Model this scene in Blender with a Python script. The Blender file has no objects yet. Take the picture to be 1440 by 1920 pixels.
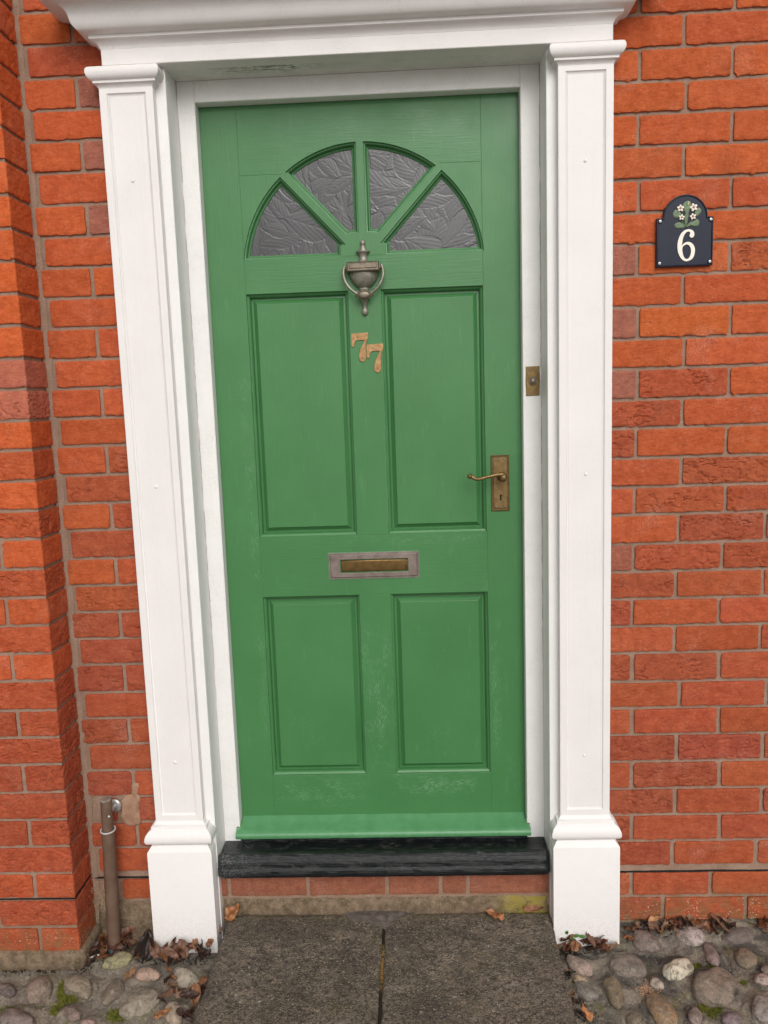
import bpy, bmesh, math, random
import numpy as np
from math import sin, cos, pi, radians, sqrt, atan2
from mathutils import Vector, Matrix
from mathutils.geometry import tessellate_polygon

random.seed(5)
SC = bpy.context.scene
COL = SC.collection

# ------------------------------------------------------------------ camera
CAM = np.array([-0.5683, -2.0626, 1.2854])
RX = Vector((0.9989, 0.0337, -0.0336)); RU = Vector((0.0286, 0.1399, 0.9898)); RF = Vector((-0.0380, 0.9896, -0.1387))
FPX = 1500.0
cd = bpy.data.cameras.new('camera'); cam = bpy.data.objects.new('camera', cd); COL.objects.link(cam)
RF.normalize(); RX = (RX - RF * RX.dot(RF)).normalized(); RU = RX.cross(RF).normalized()
cam.matrix_world = Matrix(((RX.x, RU.x, -RF.x, CAM[0]), (RX.y, RU.y, -RF.y, CAM[1]), (RX.z, RU.z, -RF.z, CAM[2]), (0, 0, 0, 1)))
cd.sensor_fit = 'VERTICAL'; cd.sensor_height = 36.0; cd.lens = FPX / 1920 * 36.0
cd.clip_start = 0.05; cd.clip_end = 3000
SC.camera = cam

# ------------------------------------------------------------------ light
SUN_EL, SUN_AZ = radians(35), radians(12)     # azimuth measured from -Y towards +X
sdir = Vector((sin(SUN_AZ) * cos(SUN_EL), -cos(SUN_AZ) * cos(SUN_EL), sin(SUN_EL)))
W = bpy.data.worlds.new("World"); SC.world = W; W.use_nodes = True
wn = W.node_tree.nodes; wl = W.node_tree.links; wn.clear()
sky = wn.new('ShaderNodeTexSky'); sky.sky_type = 'NISHITA'; sky.sun_disc = False
sky.sun_elevation = SUN_EL; sky.sun_rotation = pi - SUN_AZ
sky.air_density = 1.0; sky.dust_density = 5.0; sky.ozone_density = 1.0
hs = wn.new('ShaderNodeHueSaturation'); hs.inputs['Saturation'].default_value = 0.12
bg = wn.new('ShaderNodeBackground'); bg.inputs['Strength'].default_value = 0.15
wo = wn.new('ShaderNodeOutputWorld')
wl.new(sky.outputs[0], hs.inputs['Color']); wl.new(hs.outputs[0], bg.inputs['Color']); wl.new(bg.outputs[0], wo.inputs[0])
sd = bpy.data.lights.new('sun', 'SUN'); sd.energy = 1.2; sd.angle = radians(38); sd.color = (1.0, 0.955, 0.90)
so = bpy.data.objects.new('sun', sd); COL.objects.link(so); so.rotation_euler = sdir.to_track_quat('Z', 'Y').to_euler()
SC.view_settings.view_transform = 'Standard'; SC.view_settings.look = 'None'
SC.view_settings.exposure = -0.33; SC.view_settings.gamma = 1.0; SC.view_settings.use_curve_mapping = False
SC.render.engine = 'CYCLES'

# ------------------------------------------------------------------ projecting helper (used only to measure ground positions)
RXn, RUn, RFn = [np.array(v) for v in (RX, RU, RF)]
def gz(x, y):
    """height of the cobbled bed"""
    g = -0.203 + 0.010 * (x + 0.6) + 0.03 * (y + 0.1)
    return g
def ground_pt(px, py, up=0.0):
    d = (px - 720) / FPX * RXn + (960 - py) / FPX * RUn + RFn
    z = -0.2
    for _ in range(4):
        t = (z - CAM[2]) / d[2]; P = CAM + t * d; z = gz(P[0], P[1]) + up
    return P
def plane_pt(px, py, y):
    d = (px - 720) / FPX * RXn + (960 - py) / FPX * RUn + RFn
    t = (y - CAM[1]) / d[1]; return CAM + t * d

# ------------------------------------------------------------------ numpy noise
_rs = np.random.RandomState(11); _T = _rs.rand(512, 512)
def vnoise(x, y):
    xi = np.floor(x).astype(int); yi = np.floor(y).astype(int); fx = x - xi; fy = y - yi
    fx = fx * fx * fx * (fx * (fx * 6 - 15) + 10); fy = fy * fy * fy * (fy * (fy * 6 - 15) + 10)
    a = _T[xi & 511, yi & 511]; b = _T[(xi + 1) & 511, yi & 511]; c = _T[xi & 511, (yi + 1) & 511]; d = _T[(xi + 1) & 511, (yi + 1) & 511]
    return (a + (b - a) * fx) * (1 - fy) + (c + (d - c) * fx) * fy
def fbm(x, y, o=4):
    s = 0; a = .5; t = 0
    for i in range(o):
        s = s + a * vnoise(x + i * 17.3, y + i * 31.7); t += a; a *= .5; x = x * 2.03; y = y * 2.03
    return s / t
def _h(i, j, k):
    n = (i * 73856093) ^ (j * 19349663) ^ (k * 83492791)
    return _T[(n >> 3) & 511, (n >> 12) & 511]
def n3(p, f, seed=0):
    q = p * f + seed * 7.31; i = np.floor(q).astype(np.int64); w = q - i; w = w * w * (3 - 2 * w); r = 0
    for a in (0, 1):
        for b in (0, 1):
            for c in (0, 1):
                ww = (w[:, 0] if a else 1 - w[:, 0]) * (w[:, 1] if b else 1 - w[:, 1]) * (w[:, 2] if c else 1 - w[:, 2])
                r = r + ww * _h(i[:, 0] + a, i[:, 1] + b, i[:, 2] + c)
    return r

# ------------------------------------------------------------------ materials
class NT:
    def __init__(s, name):
        s.m = bpy.data.materials.new(name); s.m.use_nodes = True; s.t = s.m.node_tree; s.n = s.t.nodes
        s.b = s.n['Principled BSDF']; s.out = s.n['Material Output']
        g = s.n.new('ShaderNodeNewGeometry'); s.pos = g.outputs['Position']; s.g = g
        sp = s.n.new('ShaderNodeSeparateXYZ'); s.t.links.new(s.pos, sp.inputs[0]); s.x, s.y, s.z = sp.outputs
    def L(s, a, b):
        s.t.links.new(a, b)
    def _in(s, sock, v):
        if v is None: return
        if hasattr(v, 'is_output'): s.t.links.new(v, sock)
        else: sock.default_value = v
    def math(s, op, a, b=None, c=None, clamp=False):
        n = s.n.new('ShaderNodeMath'); n.operation = op; n.use_clamp = clamp
        s._in(n.inputs[0], a); s._in(n.inputs[1], b); s._in(n.inputs[2], c); return n.outputs[0]
    def scl(s, v, sc):
        n = s.n.new('ShaderNodeMapping'); s._in(n.inputs['Vector'], v); n.inputs['Scale'].default_value = sc; return n.outputs[0]
    def noise(s, scale, detail=3, rough=.5, vec=None, dist=0, sc=None, col=False):
        n = s.n.new('ShaderNodeTexNoise'); v = vec or s.pos
        if sc: v = s.scl(v, sc)
        s.L(v, n.inputs['Vector']); n.inputs['Scale'].default_value = scale; n.inputs['Detail'].default_value = detail
        n.inputs['Roughness'].default_value = rough; n.inputs['Distortion'].default_value = dist
        return n.outputs['Color' if col else 'Fac']
    def vor(s, scale, feat='F1', vec=None, sc=None, out='Distance', rnd=1):
        n = s.n.new('ShaderNodeTexVoronoi'); n.feature = feat; v = vec or s.pos
        if sc: v = s.scl(v, sc)
        s.L(v, n.inputs['Vector']); n.inputs['Scale'].default_value = scale; n.inputs['Randomness'].default_value = rnd
        return n.outputs[out]
    def rng(s, v, a, b, c=0., d=1., smooth=False):
        n = s.n.new('ShaderNodeMapRange'); n.clamp = True
        if smooth: n.interpolation_type = 'SMOOTHSTEP'
        s._in(n.inputs[0], v); n.inputs[1].default_value = a; n.inputs[2].default_value = b; n.inputs[3].default_value = c; n.inputs[4].default_value = d
        return n.outputs[0]
    def mix(s, f, a, b, mode='MIX'):
        n = s.n.new('ShaderNodeMix'); n.data_type = 'RGBA'; n.blend_type = mode
        s._in(n.inputs[0], f)
        for k, v in ((6, a), (7, b)):
            if isinstance(v, tuple): v = (*v[:3], 1)
            s._in(n.inputs[k], v)
        return n.outputs[2]
    def box(s, x0, x1, z0, z1, e=.02):
        """soft wear area in the plane of the door"""
        a = s.rng(s.x, x0 - e, x0 + e); b = s.rng(s.x, x1 - e, x1 + e, 1, 0); c = s.rng(s.z, z0 - e, z0 + e); d = s.rng(s.z, z1 - e, z1 + e, 1, 0)
        return s.math('MULTIPLY', s.math('MULTIPLY', a, b), s.math('MULTIPLY', c, d))
    def attr(s, name='Tint'):
        n = s.n.new('ShaderNodeAttribute'); n.attribute_name = name; return n.outputs['Color']
    def bump(s, h, strength=.3, dist=.001, nrm=None):
        n = s.n.new('ShaderNodeBump'); n.inputs['Strength'].default_value = strength; n.inputs['Distance'].default_value = dist
        s._in(n.inputs['Height'], h); s._in(n.inputs['Normal'], nrm); return n.outputs[0]
    def done(s, col=None, rough=None, nrm=None, metal=0., spec=.5):
        if isinstance(col, tuple): col = (*col[:3], 1)
        s._in(s.b.inputs['Base Color'], col); s._in(s.b.inputs['Roughness'], rough); s._in(s.b.inputs['Normal'], nrm)
        s.b.inputs['Metallic'].default_value = metal; s.b.inputs['Specular IOR Level'].default_value = spec
        return s.m

def m_brick():
    s = NT('red_brick'); t = s.attr()
    a = s.noise(35, 4, .6); b = s.noise(260, 3, .6); c = s.noise(900, 2, .6)
    col = s.mix(s.rng(a, .35, .7), s.mix(.82, (0, 0, 0), t), s.mix(.12, t, (.75, .30, .15)))
    b = s.noise(170, 4, .68, sc=(.6, .6, 1.25))
    col = s.mix(s.rng(b, .44, .34, 0, .55), col, s.mix(.5, (0.03, 0.01, 0.008), t)); col = s.mix(s.rng(b, .56, .68, 0, .22), col, (.72, .26, .14))
    col = s.mix(s.rng(c, .58, .72, 0, .32), col, (.75, .33, .20)); cc = s.noise(420, 3, .7, sc=(.7, .7, 1.2)); col = s.mix(s.rng(cc, .45, .33, 0, .6), col, s.mix(.5, (.02, .008, .006), t))
    col = s.mix(s.rng(s.noise(7, 5, .7), .55, .72, 0, .30), col, (.16, .045, .025)); col = s.mix(s.rng(s.noise(60, 5, .8, dist=.5), .60, .68, 0, .5), col, (.13, .04, .022))
    # pale lime bloom in patches
    e = s.math('MULTIPLY', s.rng(s.noise(9, 3, .6), .56, .72), s.rng(s.noise(300, 3, .7), .48, .66))
    col = s.mix(s.math('MULTIPLY', e, .40), col, (.62, .42, .34))
    sp = s.math('MULTIPLY', s.rng(s.vor(190), .10, .14, 1, 0), s.rng(s.noise(14, 2), .58, .62))
    col = s.mix(s.math('MULTIPLY', sp, .55), col, (.8, .68, .58))
    # rising damp, lichen and moss crust low down
    low = s.rng(s.z, -.05, -.165, 0, 1); li = s.math('MULTIPLY', low, s.rng(s.noise(26, 5, .7), .42, .60))
    col = s.mix(s.math('MULTIPLY', li, .8), col, (.17, .12, .055))
    w = s.math('MULTIPLY', s.rng(s.z, -.07, -.13), s.rng(s.vor(170), .15, .3, 1, 0)); w = s.math('MULTIPLY', w, s.rng(s.noise(20, 3, .6), .48, .55))
    col = s.mix(s.math('MULTIPLY', w, .8), col, (.62, .55, .42))
    h = s.math('ADD', s.math('MULTIPLY', b, 1.2), s.math('MULTIPLY', c, .7)); h2 = s.noise(120, 3, .6, sc=(.5, .5, 1.3))
    return s.done(col, .92, s.bump(s.math('ADD', h, h2), .8, .0016), spec=.15)
def m_mortar():
    s = NT('lime_mortar'); a = s.noise(18, 4, .6); b = s.noise(420, 3, .7); st = s.noise(140, 3, .6, sc=(.25, 1, 1))
    col = s.mix(s.rng(a, .3, .7), (.265, .165, .118), (.375, .255, .188))
    col = s.mix(s.rng(b, .4, .65, 0, .5), col, (.13, .085, .06))
    col = s.mix(s.rng(s.noise(700, 2), .66, .76, 0, .5), col, (.6, .52, .44))
    low = s.rng(s.z, -.04, -.15); li = s.math('MULTIPLY', low, s.rng(s.noise(30, 4, .7), .4, .6))
    col = s.mix(s.math('MULTIPLY', li, .7), col, (.14, .11, .045))
    h = s.math('ADD', b, s.math('MULTIPLY', st, .8))
    return s.done(col, .95, s.bump(h, .6, .0015), spec=.2)
def m_white(name, tint=(.76, .728, .71), grain='z', dirty=0., crack=None, mould=False, speck=False):
    s = NT(name); sc = {'z': (1, 1, .08), 'x': (.08, 1, 1), 'n': (1, 1, 1)}[grain]
    g = s.noise(260, 3, .6, sc=sc); a = s.noise(7, 4, .6); f = s.noise(500, 2)
    col = s.mix(s.rng(a, .35, .7, 0, .35), tint, tuple(v * .90 for v in tint))
    if dirty:
        d = s.math('MULTIPLY', s.rng(s.noise(13, 5, .7), .40, .72), s.rng(s.noise(180, 3, .7), .35, .7)); col = s.mix(s.math('MULTIPLY', d, dirty), col, (.40, .38, .33))
    sp = s.rng(s.vor(95), .035, .06, 1, 0); sp = s.math('MULTIPLY', sp, s.rng(s.noise(11, 1), .60, .64)); col = s.mix(s.math('MULTIPLY', sp, .55), col, (.25, .22, .18))
    if speck:
        q = s.rng(s.vor(330), .12, .22, 1, 0); q = s.math('MULTIPLY', q, s.rng(s.noise(60, 2), .48, .6)); col = s.mix(s.math('MULTIPLY', q, .5), col, (.42, .36, .30)); sl = s.math('MULTIPLY', s.rng(s.z, -.06, -.20), s.rng(s.noise(120, 5, .8), .46, .62)); col = s.mix(s.math('MULTIPLY', sl, .3), col, (.30, .24, .17))
    col = s.mix(s.rng(s.noise(90, 4, .65, sc={'z': (1, 1, .03), 'x': (.03, 1, 1), 'n': (.6, .6, .6)}[grain]), .55, .72, 0, .10), col, (.55, .52, .47)); h = s.math('ADD', g, s.math('MULTIPLY', f, .5)); hh = s.math('ADD', h, s.math('MULTIPLY', s.noise(45, 2), .8))
    if crack:
        for cx, amp in crack:
            w = s.math('MULTIPLY', s.math('SUBTRACT', s.noise(22, 5, .65, sc=(0, 0, 1)), .5), amp)
            d = s.math('ABSOLUTE', s.math('SUBTRACT', s.math('SUBTRACT', s.x, cx), w))
            k = s.math('MULTIPLY', s.rng(d, .0004, .0011, 1, 0), s.rng(s.noise(14, 3, sc=(0, 0, 1)), .40, .52)); k = s.math('MULTIPLY', k, s.rng(s.z, .35, .7))
            col = s.mix(s.math('MULTIPLY', k, .75), col, (.10, .09, .08)); hh = s.math('SUBTRACT', hh, s.math('MULTIPLY', k, 2.5))
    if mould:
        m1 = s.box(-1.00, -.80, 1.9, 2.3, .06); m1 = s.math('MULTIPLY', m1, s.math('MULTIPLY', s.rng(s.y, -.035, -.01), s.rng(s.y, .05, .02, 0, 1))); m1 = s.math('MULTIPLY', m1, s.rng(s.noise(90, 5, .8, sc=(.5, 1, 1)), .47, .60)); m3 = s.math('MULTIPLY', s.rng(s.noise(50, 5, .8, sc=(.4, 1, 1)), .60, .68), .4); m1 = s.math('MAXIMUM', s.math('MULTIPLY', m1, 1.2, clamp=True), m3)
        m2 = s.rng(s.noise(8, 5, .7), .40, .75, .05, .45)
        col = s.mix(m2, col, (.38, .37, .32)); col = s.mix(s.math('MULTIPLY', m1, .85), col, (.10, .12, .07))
    return s.done(col, .5, s.bump(hh, .35, .0007), spec=.3)
def m_green(name='green_paint', wear=True):
    s = NT(name)
    # brush marks follow the grain: upright on stiles and panels, level on rails
    gv = s.noise(230, 3, .6, sc=(1, 1, .05)); gh = s.noise(230, 3, .6, sc=(.05, 1, 1))
    inx = s.math('MULTIPLY', s.rng(s.x, -.9985, -.998), s.rng(s.x, -.3715, -.371, 1, 0))
    def band(a, b): return s.math('MULTIPLY', s.rng(s.z, a, a + .0005), s.rng(s.z, b, b + .0005, 1, 0))
    rails = s.math('MAXIMUM', s.math('MAXIMUM', band(.09, .222), band(.7515, .919)), s.math('MAXIMUM', band(1.5745, 1.664), band(1.88, 2.1)))
    rails = s.math('MULTIPLY', rails, inx)
    fac = s.mix(rails, gv, gh)
    base = s.mix(s.rng(s.noise(5, 4, .6), .3, .7), (.047, .166, .053), (.057, .190, .063))
    base = s.mix(s.rng(s.noise(60, 3, .6, sc=(1, 1, .2)), .62, .8, 0, .3), base, (.11, .29, .12))
    col = base
    if wear:
        vs = s.math('MULTIPLY', s.rng(s.noise(420, 4, .75, sc=(1, 1, .16)), .50, .62), s.rng(s.noise(34, 4, .7, sc=(1, 1, .5)), .44, .6))
        hz = s.math('MULTIPLY', s.rng(s.noise(420, 4, .75, sc=(.16, 1, 1)), .50, .62), s.rng(s.noise(30, 4, .7, sc=(.5, 1, 1)), .44, .6))
        V = None
        for bx, k in (((-1.025, -1.0, .5, 1.35, .012), .55), ((-1.02, -1.003, .3, .62, .01), .6), ((-.722, -.652, .24, .66, .012), .6), ((-.70, -.655, .34, .45, .02), .8),
                      ((-.365, -.345, .3, .66, .01), .7), ((-.9995, -.9965, .95, 1.54, .002), 1.1), ((-.9995, -.9965, .3, .72, .002), .9), ((-.729, -.7255, .24, .7, .002), 1.2), ((-.6425, -.639, .24, .7, .002), .8), ((-.642, -.638, .95, 1.54, .002), 1.0), ((-.3735, -.370, .95, 1.5, .002), .8), ((-.93, -.86, .3, .40, .02), .28), ((-.55, -.48, .26, .36, .02), .25), ((-1.04, -1.02, .86, 1.0, .02), .4), ((-.322, -.30, .15, .3, .02), .4)):
            q = s.math('MULTIPLY', s.box(*bx), k * .55); V = q if V is None else s.math('MAXIMUM', V, q)
        H = None
        for bx, k in (((-.99, -.74, .135, .21, .02), .5), ((-.66, -.42, .165, .212, .015), .9), ((-.64, -.38, .895, .912, .008), .6), ((-.75, -.66, .895, .915, .01), .4)):
            q = s.math('MULTIPLY', s.box(*bx), k * .75); H = q if H is None else s.math('MAXIMUM', H, q)
        wm = s.math('ADD', s.math('MULTIPLY', V, vs), s.math('MULTIPLY', H, hz), clamp=True)
        col = s.mix(wm, col, (.30, .48, .33))
        chip = s.math('MULTIPLY', s.rng(s.vor(420), .12, .2, 1, 0), s.rng(s.noise(45, 3), .61, .66)); col = s.mix(s.math('MULTIPLY', chip, .35), col, (.40, .58, .40))
    # joints between stiles and rails show as hairlines
    jl = None
    for cx, z0, z1 in ((-.9985, .09, .222), (-.9985, .7515, .919), (-.9985, 1.5745, 2.05), (-.3712, .09, .222), (-.3712, .7515, .919), (-.3712, 1.5745, 2.05)):
        q = s.math('MULTIPLY', s.rng(s.math('ABSOLUTE', s.math('SUBTRACT', s.x, cx)), .0003, .0009, 1, 0), s.math('MULTIPLY', s.rng(s.z, z0, z0 + .001), s.rng(s.z, z1, z1 + .001, 1, 0)))
        jl = q if jl is None else s.math('MAXIMUM', jl, q)
    for cz, x0, x1 in ((1.874, -1.0, -.885), (1.884, -.48, -.371), (.2215, -.727, -.64), (.7512, -.727, -.64), (.919, -.727, -.64), (1.575, -.727, -.64), (1.6615, -.74, -.627)):
        q = s.math('MULTIPLY', s.rng(s.math('ABSOLUTE', s.math('SUBTRACT', s.z, cz)), .0003, .0009, 1, 0), s.math('MULTIPLY', s.rng(s.x, x0, x0 + .001), s.rng(s.x, x1, x1 + .001, 1, 0)))
        jl = s.math('MAXIMUM', jl, q)
    col = s.mix(s.math('MULTIPLY', jl, .45), col, (.03, .11, .035))
    h = s.math('SUBTRACT', fac, s.math('MULTIPLY', jl, 1.2)); h = s.math('ADD', h, s.math('MULTIPLY', s.noise(40, 2), .5))
    r = s.rng(s.noise(9, 3), .3, .7, .34, .46)
    return s.done(col, r, s.bump(h, .55, .0008), spec=.42)
def m_brass(name, a, b, rough=.42, scale=60, metal=.85):
    s = NT(name); n = s.noise(scale, 4, .65)
    col = s.mix(s.rng(n, .35, .65), a, b)
    return s.done(col, s.rng(s.noise(120, 2), .3, .7, rough - .08, rough + .12), s.bump(s.noise(380, 3, .6), .25, .0006), metal=metal)
def m_plain(name, a, b, scale, rough, bscale=200, bstr=.4, bdist=.001, spec=.3, metal=0.):
    s = NT(name); col = s.mix(s.rng(s.noise(scale, 4, .65), .35, .65), a, b)
    return s.done(col, rough, s.bump(s.noise(bscale, 4, .65), bstr, bdist), spec=spec, metal=metal)
def m_sill():
    s = NT('black_paint'); g = s.noise(150, 4, .7, sc=(.06, 1, 1)); d = s.rng(s.noise(60, 5, .75, sc=(.5, 1, 1)), .5, .72)
    up = s.rng(s.z, .018, .035); col = s.mix(s.math('MULTIPLY', s.math('MULTIPLY', d, .42), s.rng(s.z, .008, .03, .15, 1)), (.005, .007, .008), (.12, .11, .10))
    dl = s.math('MULTIPLY', s.rng(s.x, -1.0, -1.12), s.rng(s.noise(200, 4, .8), .5, .62)); col = s.mix(s.math('MULTIPLY', dl, .5), col, (.25, .25, .25))
    br = s.math('MULTIPLY', s.rng(s.noise(160, 3, .7), .66, .72), s.rng(s.noise(12, 1), .55, .6)); col = s.mix(s.math('MULTIPLY', br, .6), col, (.3, .16, .10))
    return s.done(col, s.rng(d, 0, 1, .36, .8), s.bump(g, 1., .003), spec=.35)
def m_slab():
    s = NT('paving_concrete'); n1 = s.noise(7, 4, .6); n2 = s.noise(85, 5, .75); n3_ = s.noise(300, 3, .75)
    col = s.mix(s.rng(n1, .35, .68), (.185, .145, .115), (.31, .25, .19))
    col = s.mix(s.rng(s.noise(17, 6, .8), .44, .62, 0, .7), col, (.060, .050, .042)); col = s.mix(s.rng(s.noise(38, 5, .8), .54, .66, 0, .5), col, (.30, .24, .17)); col = s.mix(s.rng(n2, .46, .60, 0, .85), col, (.050, .042, .036))
    col = s.mix(s.rng(n3_, .55, .64, 0, .7), col, (.46, .37, .27)); col = s.mix(s.rng(n3_, .46, .38, 0, .5), col, (.03, .026, .022)); st1 = s.noise(4.5, 5, .65, dist=.8); col = s.mix(s.rng(st1, .44, .62, 0, .45), col, (.07, .058, .048)); st2 = s.noise(9, 5, .7, dist=.5); col = s.mix(s.rng(st2, .56, .66, 0, .45), col, (.28, .22, .16))
    gr = s.math('MULTIPLY', s.rng(s.noise(11, 4, .6), .52, .68), s.rng(n2, .45, .6)); col = s.mix(s.math('MULTIPLY', gr, .5), col, (.12, .105, .035))
    bk = s.math('MULTIPLY', s.rng(s.y, -.055, -.015), s.rng(s.noise(45, 4, .7), .42, .56)); col = s.mix(s.math('MULTIPLY', bk, .6), col, (.20, .18, .09))
    q1 = s.math('MULTIPLY', s.rng(s.vor(105), .27, .17), s.rng(s.noise(18, 4, .7), .42, .56)); col = s.mix(s.math('MULTIPLY', q1, .7), col, (.46, .37, .26)); q2 = s.math('MULTIPLY', s.rng(s.vor(85, vec=s.scl(s.pos, (1, 1, 1.3))), .24, .14), s.rng(s.noise(23, 4, .7), .45, .55)); col = s.mix(s.math('MULTIPLY', q2, .7), col, (.035, .03, .027))
    wv = s.rng(s.vor(34), .13, .18, 1, 0); wv = s.math('MULTIPLY', wv, s.rng(s.noise(30, 2), .56, .62)); wv = s.math('MULTIPLY', wv, s.rng(s.noise(250, 3, .7), .38, .5)); col = s.mix(s.math('MULTIPLY', wv, .8), col, (.50, .46, .38))
    h = s.math('ADD', s.math('MULTIPLY', n2, 1.2), n3_); h = s.math('ADD', h, s.math('MULTIPLY', s.rng(s.vor(150), 0, .5), .9))
    return s.done(col, .9, s.bump(h, 1., .005), spec=.25)
def m_bed():
    s = NT('cobble_bed_mortar'); n1 = s.noise(13, 5, .65, dist=.6); n2 = s.noise(170, 4, .7); n3_ = s.noise(500, 3, .7)
    col = s.mix(s.rng(n1, .40, .58), (.060, .054, .050), (.27, .23, .18))
    left = s.rng(s.x, -1.1, -1.2, 0, .65); col = s.mix(left, col, s.mix(s.rng(n1, .3, .7), (.22, .185, .145), (.36, .31, .245)))
    col = s.mix(s.rng(n2, .48, .62, 0, .55), col, (.07, .06, .05)); col = s.mix(s.rng(n3_, .56, .68, 0, .6), col, (.42, .37, .31))
    ms = s.math('MULTIPLY', s.rng(s.noise(17, 5, .7), .55, .66), s.rng(s.noise(210, 3, .7), .4, .56)); col = s.mix(s.math('MULTIPLY', ms, .8), col, (.12, .115, .025))
    return s.done(col, .93, s.bump(s.math('ADD', n2, s.math('MULTIPLY', n3_, .6)), .8, .003), spec=.25)
def m_stone():
    s = NT('pebble_stone'); t = s.attr(); n1 = s.noise(55, 4, .65, dist=.4); n2 = s.noise(380, 3, .7)
    col = s.mix(s.rng(s.noise(30, 5, .8, dist=1.2), .48, .58, 0, .72), t, (.12, .10, .075)); t = col; col = s.mix(s.rng(n1, .35, .65, 0, .6), t, s.mix(.5, (.05, .045, .04), t)); n9 = s.noise(42, 5, .8, dist=1.5); col = s.mix(s.rng(n9, .56, .64, 0, .55), col, s.mix(.5, (.62, .55, .44), t))
    col = s.mix(s.rng(n2, .55, .72, 0, .5), col, (.45, .40, .34)); col = s.mix(s.rng(n2, .44, .32, 0, .6), col, (.06, .05, .045))
    return s.done(col, s.rng(n1, .3, .7, .55, .85), s.bump(s.math('ADD', n2, n1), .8, .0028), spec=.35)
def m_leaf():
    s = NT('dead_leaf_skin'); t = s.attr(); n1 = s.noise(90, 4, .7); v = s.vor(150, 'DISTANCE_TO_EDGE')
    col = s.mix(s.rng(n1, .35, .65, 0, .7), t, s.mix(.6, (.02, .008, .005), t)); col = s.mix(s.rng(v, .0, .06, .4, 0), col, s.mix(.5, (.35, .2, .1), t))
    return s.done(col, s.rng(n1, .3, .7, .35, .6), s.bump(s.math('ADD', n1, s.math('MULTIPLY', v, 1.5)), .5, .0015), spec=.45)
def m_glass():
    s = NT('obscured_glass'); n = s.noise(5, 3, .5)
    col = s.mix(s.rng(n, .3, .7), (.034, .034, .036), (.052, .051, .054))
    return s.done(col, .26, s.bump(s.noise(55, 4, .6, dist=1.2), .28, .0010), spec=.6)
def m_ledge():
    s = NT('mossy_stone_ledge'); col = s.mix(s.rng(s.noise(45, 5, .7), .35, .65), (.135, .095, .06), (.27, .195, .13))
    col = s.mix(s.math('MULTIPLY', s.rng(s.noise(26, 5, .75), .5, .62), .6), col, (.075, .06, .03))
    ym = s.math('MULTIPLY', s.math('MULTIPLY', s.rng(s.x, -.38, -.33), s.rng(s.x, -.2, -.21, 0, 1)), s.rng(s.noise(40, 4, .7), .3, .5)); col = s.mix(s.math('MULTIPLY', ym, .8), col, (.30, .24, .045))
    w = s.math('MULTIPLY', s.rng(s.vor(210), .22, .14), s.rng(s.noise(16, 3, .6), .46, .56)); col = s.mix(s.math('MULTIPLY', w, .75), col, (.60, .54, .42))
    return s.done(col, .93, s.bump(s.noise(200, 4, .75), 1., .004), spec=.2)
M = {}
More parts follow.
